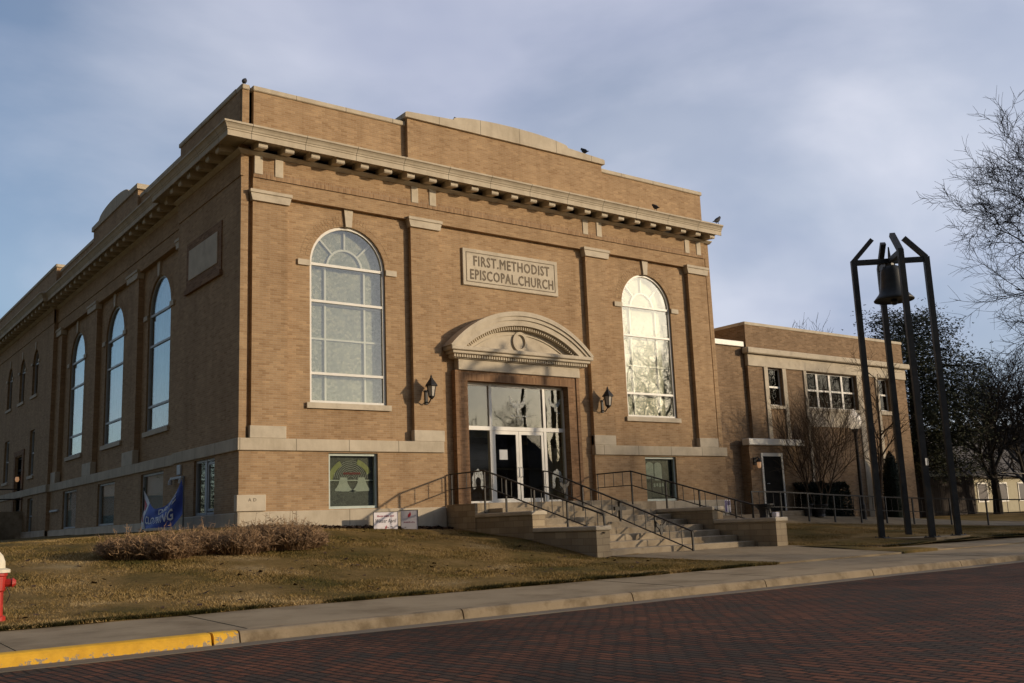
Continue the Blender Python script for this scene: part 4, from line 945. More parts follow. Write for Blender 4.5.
# --- pediment hood over the doors
hood = MB()
HX, HW = 8.93, 2.72
def seg_arc(w, rise, z, n=28):
    """points of a flat segmental arc from +w to -w"""
    R = (w * w + rise * rise) / (2 * rise); cz = z + rise - R; a = math.asin(w / R)
    return [(HX + R * math.sin(a - 2 * a * k / n), cz + R * math.cos(a - 2 * a * k / n)) for k in range(n + 1)]
zb = 4.80
out_ = seg_arc(HW, 1.20, zb + 0.16)
def hood_band(w0, r0, z0_, w1, r1, z1_, d0, d1):
    o = seg_arc(w0, r0, z0_); i = seg_arc(w1, r1, z1_)[::-1]
    hood.prism(o + i, F, d0, d1)
hood_band(2.74, 1.22, zb + 0.15, 2.62, 1.10, zb + 0.13, -0.36, 0.14)      # outer cyma
hood_band(2.66, 1.13, zb + 0.13, 2.50, 0.99, zb + 0.12, -0.32, 0.14)
hood_band(2.52, 1.01, zb + 0.12, 2.24, 0.84, zb + 0.10, -0.28, 0.14)      # fascia
hood.cbox(HX - 2.72, HX + 2.72, -0.36, 0.14, zb + 0.02, zb + 0.14, 0.02)  # horizontal cornice
hood.cbox(HX - 2.64, HX + 2.64, -0.29, 0.14, zb - 0.07, zb + 0.018, 0.015)
tym = seg_arc(2.26, 0.86, zb + 0.10)
hood.prism(tym, F, -0.02, 0.12)                                           # tympanum
tp = seg_arc(1.75, 0.56, zb + 0.17); tpi = seg_arc(1.66, 0.50, zb + 0.19)[::-1]
hood.prism(tp + tpi, F, -0.05, -0.01)
wr = [(HX + 0.28 * math.cos(2 * math.pi * k / 24), zb + 0.48 + 0.31 * math.sin(2 * math.pi * k / 24)) for k in range(24)]
wi = [(HX + 0.19 * math.cos(2 * math.pi * k / 24), zb + 0.48 + 0.22 * math.sin(2 * math.pi * k / 24)) for k in range(24)]
hood.ring(wr, wi, F, -0.08, -0.01)
# dentils
for k in range(58):
    u = HX - 2.52 + 5.04 * k / 57; hood.box(u - 0.027, u + 0.027, -0.22, 0.1, zb - 0.17, zb - 0.072)
Ra = (2.24 ** 2 + 0.84 ** 2) / (2 * 0.84); cza = zb + 0.10 + 0.84 - Ra; am = math.asin(2.24 / Ra)
for k in range(54):
    a = -am * 0.95 + 2 * am * 0.95 * (k + 0.5) / 54
    p = lambda r, t: (HX + r * math.sin(t), cza + r * math.cos(t))
    da = 0.0052
    hood.prism([p(Ra - 0.115, a - da), p(Ra - 0.115, a + da), p(Ra - 0.003, a + da), p(Ra - 0.003, a - da)], F, -0.20, 0.05)
hood_band(2.40, 0.92, zb + 0.105, 2.24, 0.84, zb + 0.105, -0.24, 0.1)
hood.cbox(HX - 2.5, HX + 2.5, -0.15, 0.14, zb - 0.20, zb - 0.168, 0.01)
hood.cbox(HX - 2.33, HX + 2.33, -0.09, 0.14, 4.278, zb - 0.20, 0.01)      # plain frieze
hood.build('door_hood', M['stone'], church)

# --- entrance doors
GY = 0.27
ent = MB()
X0, X1, Z0, Z1 = DOOR
xs_m = [X0 + 0.035, 7.98, 9.98 - 0.06, X1 - 0.035]
mv = (7.92, 9.98)
ent.prism(rect(X0, X1, Z1 - 0.09, Z1), F, GY - 0.04, GY + 0.08)
for u in mv: ent.prism(rect(u - 0.05, u + 0.05, Z0, Z1), F, GY - 0.045, GY + 0.085)
for u in (X0 + 0.03, X1 - 0.03): ent.prism(rect(u - 0.03, u + 0.03, Z0, Z1), F, GY - 0.04, GY + 0.08)
ent.prism(rect(X0, X1, 2.55, 2.67), F, GY - 0.05, GY + 0.09)
for a, b in ((X0, mv[0]), (mv[1], X1)): ent.prism(rect(a, b, Z0 + 0.02, Z0 + 0.10), F, GY - 0.04, GY + 0.08)
entry = ent.build('entrance_frame', M['white'], church)
gp = MB()
for a, b in ((X0, mv[0]), (mv[0], mv[1]), (mv[1], X1)): gp.prism(rect(a + 0.03, b - 0.03, 2.66, Z1 - 0.08), F, GY, GY + 0.012)
for a, b in ((X0, mv[0]), (mv[1], X1)): gp.prism(rect(a + 0.03, b - 0.03, Z0 + 0.09, 2.56), F, GY, GY + 0.012)
gp.build('pane', M['glass_entry'], entry)
mid = (mv[0] + mv[1]) / 2
for s_ in (-1, 1):
    a, b = (mv[0] + 0.05, mid - 0.006) if s_ < 0 else (mid + 0.006, mv[1] - 0.05)
    dm = MB(); st = 0.10
    dm.prism(rect(a, a + st, Z0 + 0.01, 2.545), F, GY - 0.03, GY + 0.03); dm.prism(rect(b - st, b, Z0 + 0.01, 2.545), F, GY - 0.03, GY + 0.03)
    dm.prism(rect(a + st, b - st, 2.44, 2.545), F, GY - 0.03, GY + 0.03); dm.prism(rect(a + st, b - st, Z0 + 0.01, Z0 + 0.16), F, GY - 0.03, GY + 0.03)
    dr = dm.build('door', M['white'], church)
    MB().prism(rect(a + st - 0.01, b - st + 0.01, Z0 + 0.15, 2.45), F, GY - 0.005, GY + 0.005).build('pane', M['glass_dark'], dr)
    MB().prism(rect(a + st, b - st, 1.38, 1.43), F, GY + 0.03, GY + 0.07).build('push_bar', M['white'], dr)
    hu = mid + s_ * 0.055
    MB().tube([(hu, GY - 0.03, 1.15), (hu, GY - 0.10, 1.18), (hu, GY - 0.10, 1.42), (hu, GY - 0.03, 1.45)], 0.013, 8).build('handle', M['grey_frame'], dr)
    if s_ < 0: MB().prism(rect(8.22, 8.52, 1.68, 1.98), F, GY - 0.012, GY - 0.007).build('paper_notice', M['grey_frame'], dr)
def dove(cx, cz, s, flip=1):
    """wings-up bird and water below, as separate outlines"""
    body = [(-0.05, -0.55), (0.05, -0.55), (0.10, -0.25), (0.09, 0.05), (0.05, 0.22), (0.0, 0.28), (-0.06, 0.2), (-0.09, 0.05), (-0.10, -0.25)]
    lw = [(-0.08, -0.18), (-0.30, -0.12), (-0.50, 0.05), (-0.58, 0.30), (-0.60, 0.55), (-0.48, 0.45), (-0.36, 0.26), (-0.2, 0.14), (-0.08, 0.10)]
    rw = [(0.08, 0.10), (0.24, 0.14), (0.40, 0.30), (0.46, 0.50), (0.50, 0.72), (0.60, 0.45), (0.56, 0.12), (0.40, -0.10), (0.22, -0.18), (0.08, -0.2)]
    P = [body, lw, rw]
    for k in range(5):
        a = -0.5 + k * 0.24; P.append([(a, -0.62 - 0.07 * (k % 2)), (a + 0.1, -0.70), (a + 0.26, -0.64), (a + 0.16, -0.58)])
    for k in range(4):
        a = -0.34 + k * 0.2; P.append([(a, -0.82), (a + 0.08, -0.86 - 0.05 * (k % 2)), (a + 0.15, -0.80), (a + 0.07, -0.76)])
    return [[(cx + flip * u * s, cz + v * s) for u, v in p] for p in P]
dc = MB()
for p in dove(8.98, 3.35, 0.52): dc.prism(p, F, GY - 0.006, GY - 0.003)
dc.build('etched_dove', M['decal'], entry)
dc = MB()
for p in dove(10.46, 3.42, 0.40, -1)[:4]: dc.prism(p, F, GY - 0.006, GY - 0.003)
dc.build('etched_bird', M['decal'], entry)
for cx in (7.42, 10.42):
    dc = MB()
    for k in range(7):
        a = RAD(200 - 220 * k / 6); lx, lz = cx + 0.16 * math.cos(a), 1.02 + 0.26 * math.sin(a)
        dc.prism([(lx + 0.07 * math.cos(t), lz + 0.13 * math.sin(t)) for t in [2 * math.pi * q / 10 for q in range(10)]], F, GY - 0.006 - 0.0004 * k, GY - 0.003)
    dc.build('etched_lily', M['decal'], entry)
# vestibule behind the doors
vs_ = MB(); vs_.box(6.3, 11.4, 0.5, 3.0, 0.1, 0.32)
vs_.add([(6.3, 0.5, 0.3), (6.3, 3.1, 0.3), (6.3, 3.1, 4.6), (6.3, 0.5, 4.6)], [(0, 1, 2, 3)]); vs_.add([(11.5, 0.5, 0.3), (11.5, 3.1, 0.3), (11.5, 3.1, 4.6), (11.5, 0.5, 4.6)], [(0, 1, 2, 3)])
vs_.add([(6.3, 0.5, 4.6), (11.5, 0.5, 4.6), (11.5, 3.1, 4.6), (6.3, 3.1, 4.6)], [(0, 1, 2, 3)]); vs_.add([(6.3, 3.1, 2.5), (11.5, 3.1, 2.5), (11.5, 3.1, 4.6), (6.3, 3.1, 4.6)], [(0, 1, 2, 3)])
vs_.build('vestibule', M['cream_wall'], church)

# ------------------------------------------------------------------ steps
steps = thing('entrance_steps', (9.0, -3.5, -1.08), 'broad concrete steps with stepped stone cheek walls up to the church doors', 'steps')
sm = MB()
for k in range(9):
    y = -1.45 - 0.6 * k
    sm.cbox(6.56, 11.74, y - 0.025 if k else y, (0.149 if k == 0 else y + 0.62), 0.36 - 0.16 * (k + 1) - (0.3 if k == 8 else 0.02), 0.36 - 0.16 * k, 0.012)
sm.build('tread', M['step'], steps)
lc = Each('cheek_wall', M['ashlar'], steps)
lc.box(6.10, 6.555, -1.45, -0.052, -0.9, 0.36)
lc.box(6.12, 6.53, -3.96, -1.452, -1.3, -0.04); lc.box(6.12, 6.53, -6.36, -3.962, -1.6, -0.47)
lc.box(11.80, 12.22, -4.80, -0.06, -1.5, -0.08); lc.box(11.80, 12.22, -6.96, -4.802, -1.7, -0.44)
cc = Each('cheek_coping', M['stone'], steps)
cc.cbox(6.07, 6.58, -3.99, -1.455, -0.038, 0.07, 0.02); cc.cbox(6.07, 6.58, -6.40, -3.995, -0.468, -0.36, 0.02)
cc.cbox(11.75, 12.27, -4.84, -0.07, -0.078, 0.03, 0.02); cc.cbox(11.75, 12.27, -7.0, -4.845, -0.438, -0.33, 0.02)
MB().box(11.745, 13.0, -1.4, -0.06, -0.9, 0.30).build('landing_kerb', M['step'], steps)

def railing(name, label, X, pts, posts, drop=0.43, spacing=0.42, ground=None, end_down=None, group='iron handrails on the church steps'):
    root = thing(name, (X, pts[0][0], pts[0][1] - 1.0), label, 'handrail', group)
    P3 = [(X, y, z) for y, z in pts]
    t = MB()
    for a, b in zip(P3, P3[1:]): t.bar(a, b, 0.05, 0.035)
    if end_down: t.bar(P3[-1], (X, P3[-1][1] - 0.02, end_down), 0.04, 0.04)
    t.build('top_rail', M['iron'], root)
    b_ = MB()
    for a, b in zip(P3, P3[1:]): b_.bar((a[0], a[1], a[2] - drop), (b[0], b[1], b[2] - drop), 0.035, 0.025)
    b_.build('bottom_rail', M['iron'], root)
    ys = [p[0] for p in pts][::-1]; zs = [p[1] for p in pts][::-1]
    zt = lambda y: float(np.interp(y, ys, zs))
    for y, zb_ in posts: MB().bar((X, y, zt(y) - 0.01), (X, y, zb_), 0.042).build('post', M['iron'], root)
    y = pts[0][0] - spacing
    while y > pts[-1][0] + 0.1:
        if all(abs(y - q[0]) > 0.12 for q in posts): MB().bar((X, y, zt(y) - 0.01), (X, y, zt(y) - drop), 0.016).build('baluster', M['iron'], root)
        y -= spacing
    return root
railing('handrail', 'black iron handrail along the left cheek wall of the steps', 6.32, [(0.1, 1.23), (-1.62, 1.23), (-6.42, -0.10)], [(0.02, 0.36), (-1.62, 0.07), (-2.6, 0.07), (-3.8, 0.07), (-5.1, -0.36)], end_down=-0.36)
ctr = railing('handrail', 'black iron handrail down the middle of the steps with cross and bird emblems', 9.02, [(-0.80, 1.27), (-1.05, 1.24), (-6.62, -0.58)], [(-0.80, 0.36), (-2.55, 0.05), (-4.05, -0.28), (-5.35, -0.60), (-6.62, -1.08)], drop=0.46)
railing('handrail', 'black iron handrail along the right side of the steps by the basement window', 11.86, [(0.1, 1.22), (-1.55, 1.22), (-6.75, -0.12)], [(0.02, 0.30), (-1.55, 0.03), (-3.0, 0.03), (-4.3, 0.03), (-5.6, -0.35)], drop=0.43, end_down=-0.35)
zc_ = lambda y: float(np.interp(y, [-6.62, -1.05], [-0.58, 1.24]))
e = MB(); cr = lambda y, dz: (9.02, y, zc_(y) + dz)
z = zc_(-4.05)
e.box(8.985, 9.055, -4.09, -4.01, z - 0.48, z - 0.02); e.box(8.82, 9.22, -4.085, -4.015, z - 0.25, z - 0.15)
e.build('cross_emblem', M['iron'], ctr)
for y in (-1.75, -5.55):
    e = MB(); z = zc_(y) - 0.26
    T_ = lambda u, d, w_: (9.02 + u, y + d, w_)
    for p in [[(-0.03, -0.16), (0.03, -0.16), (0.06, 0.0), (0.0, 0.10), (-0.06, 0.0)], [(-0.05, -0.04), (-0.16, 0.05), (-0.19, 0.19), (-0.11, 0.12), (-0.03, 0.06)], [(0.05, -0.04), (0.16, 0.05), (0.19, 0.19), (0.11, 0.12), (0.03, 0.06)]]:
        e.prism([(u, z + v) for u, v in p], T_, -0.02, 0.02)
    e.bar((9.02, y, z - 0.15), (9.02, y, zc_(y) - 0.47), 0.016)
    e.build('bird_emblem', M['iron'], ctr)

# ------------------------------------------------------------------ wall lanterns
def lantern(x, y, z, label, s=1.0, group='black wall lanterns beside the church doors'):
    r = thing('wall_lantern', (x, y, z), label, 'wall lamp', group)
    yo = y - 0.30 * s; q = lambda a: a * s
    b = MB(); b.cbox(x - q(.045), x + q(.045), y - q(.03), y, z - q(.30), z + q(.12), 0.008)
    b.tube([(x, y - q(.02), z - q(.22)), (x, y - q(.14), z - q(.27)), (x, yo + q(.06), z - q(.18)), (x, yo, z - q(.10))], q(.018), 6)
    b.tube([(x, y - q(.02), z + q(.05)), (x, y - q(.12), z + q(.16)), (x, yo + q(.10), z + q(.22))], q(.014), 6)
    b.build('bracket', M['iron'], r)
    g = MB(); g.lathe((x, yo, z), [(q(.085), q(-.10)), (q(.135), q(.20))], 6); g.build('lantern_pane', M['lantern_glass'], r)
    c = MB(); c.lathe((x, yo, z), [(q(.20), q(.20)), (q(.19), q(.225)), (q(.09), q(.36)), (q(.055), q(.40)), (q(.06), q(.42)), (q(.03), q(.44)), (q(.035), q(.47)), (q(.005), q(.53))], 6)
    c.lathe((x, yo, z), [(q(.02), q(-.18)), (q(.07), q(-.135)), (q(.095), q(-.10)), (q(.095), q(-.085))], 6)
    for k in range(6):
        t = 2 * math.pi * k / 6; c.bar((x + q(.088) * math.cos(t), yo + q(.088) * math.sin(t), z - q(.10)), (x + q(.138) * math.cos(t), yo + q(.138) * math.sin(t), z + q(.21)), q(.018))
    c.build('lantern_cage', M['iron'], r)
    return r
lantern(5.52, 0.0, 3.50, 'black wall lantern left of the church doors beside the left arched window')
lantern(12.22, 0.0, 3.50, 'black wall lantern right of the church doors beside the right arched window')

# ------------------------------------------------------------------ annex
annex = thing('brick_annex', (24, 0, -0.5), 'low tan brick annex with flat roof and banded windows right of the church', 'building')
aw = MB()
AX0, AX1 = 19.57, 29.8
AWIN = [(20.66, 21.50, 3.78, 5.22), (22.97, 26.22, 3.78, 5.20), (27.76, 28.55, 3.82, 5.20)]
aw.panel(rect(AX0, AX1, -0.8, 6.78), [rect(*r) for r in AWIN], F, 0.0, 0.22)
aw.panel(rect(0.0, 24.0, -0.8, 6.78), [], S, AX0); aw.panel(rect(0.0, 24.0, -0.8, 6.78), [], S, AX1)
aw.add([(AX0, 0.1, 6.5), (AX1, 0.1, 6.5), (AX1, 24, 6.5), (AX0, 24, 6.5)], [(0, 1, 2, 3)])
aw.add([(AX0, 24, -0.8), (AX1, 24, -0.8), (AX1, 24, 6.78), (AX0, 24, 6.78)], [(0, 1, 2, 3)])
aw.box(17.905, AX0 - 0.002, 0.14, 1.2, -0.8, 5.94)                   # link wall
aw.box(AX0 + 0.002, 22.0, -0.26, -0.002, -0.8, 2.24); aw.box(18.96, AX0 + 0.002, -0.26, 0.139, -0.8, 2.24)   # porch block, front split at the door below
aw.build('wall', M['annex_brick'], annex)
t = MB(); t.cbox(AX0 - 0.03, AX1 + 0.03, -0.03, 0.2, 6.78, 6.90, 0.015); t.cbox(AX0 - 0.03, AX0 + 0.2, 0.205, 24, 6.78, 6.90, 0.015)
t.build('coping', M['stone'], annex)
t = MB(); t.cbox(17.92, AX0 - 0.035, 0.06, 1.3, 5.94, 6.14, 0.015); t.build('link_coping', M['white'], annex)
t = MB(); t.cbox(18.90, 22.06, -0.34, -0.005, 2.24, 2.48, 0.02); t.build('porch_coping', M['white'], annex)
t = MB(); t.cbox(AX0 - 0.16, AX1 + 0.2, -0.20, 0.1, 5.68, 5.90, 0.03); t.cbox(AX0 - 0.02, AX1 + 0.03, -0.05, 0.1, 5.225, 5.675, 0.01)
for a, b in ((20.44, 20.65), (21.51, 21.72), (22.80, 22.96), (26.24, 26.58), (27.56, 27.75), (28.56, 28.84)): t.box(a, b, -0.045, 0.1, -0.5, 5.222)
t.box(22.965, 26.235, -0.03, 0.1, 3.05, 3.66); t.box(20.652, 21.508, -0.06, 0.1, 3.66, 3.775); t.box(22.965, 26.235, -0.07, 0.1, 3.663, 3.775); t.box(27.752, 28.558, -0.06, 0.1, 3.66, 3.815)
t.build('stone_trim', M['stone'], annex)
for r, n in zip(AWIN, (1, 4, 1)):
    mb = MB(); mb.ring(rect(*r), rect(*r, 0.05), F, 0.12, 0.18)
    for k in range(1, n): u = r[0] + (r[1] - r[0]) * k / n; mb.prism(rect(u - 0.06, u + 0.06, r[2], r[3]), F, 0.11, 0.18)
    zm = r[2] + (r[3] - r[2]) * 0.5; mb.prism(rect(r[0], r[1], zm - 0.035, zm + 0.035), F, 0.115, 0.178)
    w = mb.build('window', M['white'], annex)
    MB().prism(rect(*r, 0.03), F, 0.145, 0.155).build('pane', M['glass_annex'], w)
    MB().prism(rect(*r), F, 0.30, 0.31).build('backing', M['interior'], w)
# side door
mb = MB(); D = (19.55, 20.76, -0.14, 1.96)
mb.ring([(D[0], D[2]), (D[1], D[2]), (D[1], D[3]), (D[0], D[3])], [(D[0] + 0.09, D[2]), (D[1] - 0.09, D[2]), (D[1] - 0.09, D[3] - 0.12), (D[0] + 0.09, D[3] - 0.12)], F, -0.30, -0.255)
mb.build('door_frame', M['white'], annex)
mb = MB(); mb.cbox(D[0] + 0.09, D[1] - 0.09, -0.285, -0.262, D[2], D[3] - 0.12, 0.005)
dr = mb.build('door', M['black'], annex); MB().tube([(19.76, -0.29, 0.85), (19.76, -0.34, 0.85), (19.85, -0.34, 0.85)], 0.012, 6).build('handle', M['grey_frame'], dr)
MB().cbox(19.3, 21.2, -0.95, -0.265, -0.5, -0.15, 0.015).build('door_step', M['step'], annex)
r = thing('door_lamp', (19.2, -0.26, 1.6), 'small lit black wall lamp left of the annex side door', 'wall lamp')
b = MB(); b.cbox(19.12, 19.28, -0.30, -0.262, 1.52, 1.80, 0.01); b.tube([(19.2, -0.30, 1.74), (19.2, -0.42, 1.80), (19.2, -0.46, 1.74)], 0.02, 6); b.lathe((19.2, -0.46, 1.62), [(0.10, 0.0), (0.09, 0.05), (0.03, 0.13)], 10); b.build('bracket', M['iron'], r)
MB().lathe((19.2, -0.46, 1.40), [(0.04, 0.0), (0.065, 0.05), (0.075, 0.21)], 10).build('lamp_glass', M['lamp_glow'], r)
r = thing('door_lamp', (-0.02, 26.55, 2.75), 'small lit lamp by the rear side door of the church', 'wall lamp')
MB().tube([(0.0, 26.55, 2.85), (-0.16, 26.55, 2.88), (-0.2, 26.55, 2.8)], 0.025, 6).build('bracket', M['iron'], r)
MB().lathe((-0.2, 26.55, 2.56), [(0.05, 0.0), (0.09, 0.08), (0.07, 0.22)], 10).build('lamp_glass', M['lamp_glow'], r)
# fitting on the side wall above the banner
r = thing('floodlight', (0.13, 5.0, 1.55), 'grey twin floodlight under the stone band of the side wall above the blue banner', 'floodlight')
MB().cbox(-0.06, -0.002, 4.25, 4.55, 1.50, 1.78, 0.01).build('junction_box', M['grey_frame'], r)
b = MB(); b.cbox(-0.12, -0.05, 3.95, 4.95, 1.38, 1.45, 0.01)
for y in (4.0, 4.9): b.lathe((-0.12, y, 1.24), [(0.07, 0.0), (0.06, 0.1), (0.03, 0.16)], 8)
b.build('lamp_bar', M['grey_frame'], r)
b = MB(); b.cbox(0.06, 0.138, 19.6, 21.0, 0.98, 1.06, 0.01); tag(b.build('wall_sign', M['grey_frame'], loc=(0.1, 20.3, 1.0)), 'narrow grey plate on the shaded side wall past the last basement window', 'wall plate')
# porch railing at the rear side door
r = thing('porch_railing', (-1.5, 28.5, 1.2), 'black pipe railing round the stoop of the rear side door', 'railing')
b = MB()
for z in (1.75, 2.2): b.bar((-1.55, 26.1, z), (-1.55, 31.3, z), 0.05); b.bar((-1.55, 26.1, z), (-0.05, 26.1, z), 0.05)
b.build('rail', M['iron'], r)
for y in (26.1, 27.4, 28.7, 30.0, 31.3): MB().bar((-1.55, y, 1.2), (-1.55, y, 2.22), 0.05).build('post', M['iron'], r)

# ------------------------------------------------------------------ bell tower
TC = Vector((16.8, -7.94)); TZ = -1.03
tower = thing('bell_tower', (TC.x, TC.y, TZ), 'open steel tower of four bent legs carrying a bell on the right lawn', 'bell tower')
vd = Vector((25, 16)).normalized(); rt = Vector((vd.y, -vd.x)); ph = RAD(16)
dirs = [(-vd * math.cos(ph) + rt * math.sin(ph)), (rt * math.cos(ph) + vd * math.sin(ph)), (vd * math.cos(ph) - rt * math.sin(ph)), (-rt * math.cos(ph) - vd * math.sin(ph))]
R0, ZB, ZT = 1.05, 7.03, 7.66
bends = []
for d_ in dirs:
    p = TC + d_ * R0; q = TC + d_ * (R0 * 0.44)
    l = MB(); ux = (d_.x, d_.y, 0)
    l.bar((p.x, p.y, TZ - 0.2), (p.x, p.y, ZB + 0.02), 0.155, 0.155, up=ux); l.bar((p.x, p.y, ZB), (q.x, q.y, ZT), 0.15, 0.13, up=(0, 0, 1))
    lg = l.build('leg', M['tower_steel'], tower); bp_ = MB(); bp_.cbox(p.x - 0.16, p.x + 0.16, p.y - 0.16, p.y + 0.16, TZ - 0.004, TZ + 0.018, 0.004); bp_.build('base_plate', M['tower_steel'], lg)
    for ex, ey in ((-.12, -.12), (.12, -.12), (-.12, .12), (.12, .12)): MB().lathe((p.x + ex, p.y + ey, TZ + 0.016), [(0.018, 0), (0.018, 0.03), (0.008, 0.035)], 6).build('bolt', M['tower_steel'], lg)
    bends.append((p.x, p.y, ZB - 0.02))
for a, b in ((1, 3), (0, 2)):
    zo = 0.0 if a == 1 else 0.004
    MB().bar((bends[a][0], bends[a][1], ZB - 0.05 + zo), (bends[b][0], bends[b][1], ZB - 0.05 + zo), 0.12, 0.15).build('cross_beam', M['tower_steel'], tower)
sl = [tuple(TC + d_ * 1.36) for d_ in dirs]
MB().prism(sl, lambda u, d, z: (u, z, d), TZ - 0.35, TZ - 0.005).build('base_slab', M['concrete'], tower)
p = TC + dirs[0] * R0; n_ = Vector((dirs[0].x, dirs[0].y))
MB().cbox(p.x - 0.09, p.x + 0.05, p.y - 0.095, p.y - 0.08, 0.9, 1.1, 0.004).build('plate', M['grey_frame'], tower)
bell = thing('bell', (TC.x, TC.y, ZB - 0.1), 'dark bronze bell hanging between the bent legs of the steel tower', 'bell')
bc = (TC.x, TC.y, ZB - 1.25)
MB().lathe(bc, [(0.51, 0.03), (0.56, 0.0), (0.57, 0.03), (0.50, 0.11), (0.41, 0.22), (0.36, 0.36), (0.335, 0.55), (0.32, 0.78), (0.305, 0.91), (0.26, 1.0), (0.16, 1.05), (0.07, 1.06)], 32).build('bell_body', M['bronze'], bell, smooth=True)
MB().lathe(bc, [(0.02, 0.6), (0.03, 0.1), (0.09, 0.02), (0.10, -0.05), (0.06, -0.12), (0.02, -0.13)], 12).build('clapper', M['bronze'], bell, smooth=True)
b = MB(); b.box(TC.x - 0.10, TC.x + 0.10, TC.y - 0.10, TC.y + 0.10, ZB - 0.22, ZB - 0.13); b.tube([(TC.x, TC.y, ZB + 0.02), (TC.x, TC.y, ZB + 0.38)], [0.05, 0.02], 8); b.build('yoke', M['bronze'], bell)

# ------------------------------------------------------------------ path railing, lamp post
pr = thing('path_railing', (24, -3, -0.9), 'dark pipe railing along the garden path behind the bell tower', 'railing')
px_ = [p[0] for p in PF]; pyv = lambda x: float(np.interp(x, px_, [p[1] for p in PF])); pzv = lambda x: float(np.interp(x, px_, [p[2] for p in PF]))
xs_ = list(np.arange(16.6, 33.5, 1.45))
for i in range(len(xs_) - 1):
    a, b = xs_[i], xs_[i + 1]
    pa = lambda h, x: (x, pyv(x) + 0.06, pzv(x) + h)
    m_ = MB(); m_.bar(pa(1.0, a), pa(1.0, b), 0.045); m_.bar(pa(0.5, a), pa(0.5, b), 0.03); m_.build('rail', M['iron'], pr)
    for k in range(1, 4):
        x = a + (b - a) * k / 4; MB().bar(pa(0.5, x), pa(1.0, x), 0.016).build('baluster', M['iron'], pr)
for x in xs_: MB().bar((x, pyv(x) + 0.06, pzv(x) - 0.1), (x, pyv(x) + 0.06, pzv(x) + 1.02), 0.05).build('post', M['tower_steel'], pr)
lp = thing('lamp_post', (23.65, -1.5, -0.7), 'black post lamp with a pale round globe in front of the annex', 'lamp post')
MB().lathe((23.65, -1.5, -0.75), [(0.16, 0.0), (0.16, 0.12), (0.11, 0.2), (0.10, 0.7), (0.065, 0.8), (0.055, 3.3), (0.07, 3.42), (0.13, 3.50), (0.15, 3.56)], 12).build('pole', M['iron'], lp)
MB().lathe((23.65, -1.5, 2.82), [(0.13, 0.0), (0.22, 0.10), (0.265, 0.26), (0.25, 0.42), (0.17, 0.56), (0.10, 0.62), (0.08, 0.70), (0.02, 0.76)], 16).build('globe', M['globe'], lp, smooth=True)

# ------------------------------------------------------------------ vegetation
def bare_tree(name, base, height, spread, seed, label, m, trunk_r, levels=5, first=0.28, group=None, lean=(0, 0), multi=1, cat='tree', twig=0.006, kids=(4, 6), up=0.25):
    rnd = random.Random(seed); root = thing(name, base, label, cat, group)
    tr_, cr_ = MB(), MB(); B = Vector(base)
    def grow(p, d, length, r, lvl, mb):
        nseg = 5 if lvl < 2 else (4 if lvl < 3 else 3)
        pts, rr = [p.copy()], [r]; q = p.copy(); dd = d.copy(); end_r = max(twig * 0.6, r * (0.45 if lvl else 0.13))
        for i in range(nseg):
            dd = (dd + Vector((rnd.gauss(0, 1), rnd.gauss(0, 1), rnd.gauss(0, 0.7))) * (0.07 if lvl == 0 else 0.15) + Vector((0, 0, up * 0.16 if lvl else 0.05))).normalized()
            q = q + dd * length / nseg; pts.append(q.copy()); rr.append(r + (end_r - r) * (i + 1) / nseg)
        mb.tube(pts, rr, 8 if lvl == 0 else (5 if lvl < 3 else 3), cap=(lvl == 0))
        if lvl >= levels: return
        nk = rnd.randint(*kids) + (2 if lvl == 0 else 0)
        for k in range(nk):
            t = (first if lvl == 0 else 0.22) + (1 - (first if lvl == 0 else 0.22)) * (k + rnd.random() * 0.8) / nk
            t = min(t, 0.98); i = min(int(t * nseg), nseg - 1); f = t * nseg - i
            pos = pts[i].lerp(pts[i + 1], f); ax = (pts[i + 1] - pts[i]).normalized()
            az = k * 2.4 + rnd.uniform(-0.5, 0.5); tilt = rnd.uniform(0.55, 1.0) if lvl == 0 else rnd.uniform(0.45, 0.95)
            s1 = ax.orthogonal().normalized(); s2 = ax.cross(s1)
            nd = (ax * math.cos(tilt) + (s1 * math.cos(az) + s2 * math.sin(az)) * math.sin(tilt))
            nd = (nd + Vector((0, 0, up * 0.5))).normalized()
            ln = (spread * (1.15 - 0.55 * t) if lvl == 0 else length * rnd.uniform(0.42, 0.66)) * rnd.uniform(0.85, 1.15)
            rad = max(twig, min(rr[i] * 0.62, (trunk_r * 0.42 if lvl == 0 else r * 0.6)))
            grow(pos, nd, ln, rad, lvl + 1, cr_)
    for s_ in range(multi):
        a = s_ * 6.283 / multi + 0.4; off = Vector((math.cos(a), math.sin(a), 0)) * (0.06 if multi > 1 else 0)
        d = Vector((lean[0] + (math.cos(a) * 0.32 if multi > 1 else 0), lean[1] + (math.sin(a) * 0.32 if multi > 1 else 0), 1)).normalized()
        grow(B + off - Vector((0, 0, 0.15)), d, height * (0.78 if multi == 1 else 0.7), trunk_r, 0, tr_)
    tr_.build('trunk', m, root); cr_.build('crown', m, root)
    return root
gz = lambda x, y: ground_z(x, y)
bare_tree('bare_tree', (57.0, -3.0, gz(57.0, -3.0)), 24.5, 11.0, 12, 'tall bare tree spreading grey twigs at the right edge', M['bark'], 0.48, levels=5, first=0.14, kids=(6, 8), up=0.10, twig=0.0135)
bare_tree('bare_tree', (49.5, 7.0, gz(49.5, 7.0)), 8.2, 4.6, 5, 'spreading bare tree in front of the cream house behind the railing', M['bark'], 0.30, levels=4, first=0.22, kids=(7, 8), up=0.1, twig=0.014)
bare_tree('bare_tree', (58.0, 9.0, gz(58.0, 9.0)), 8.5, 4.8, 8, 'bare tree farther back beside the brown roofed house', M['bark'], 0.28, levels=4, first=0.22, kids=(7, 8), up=0.1, twig=0.015)
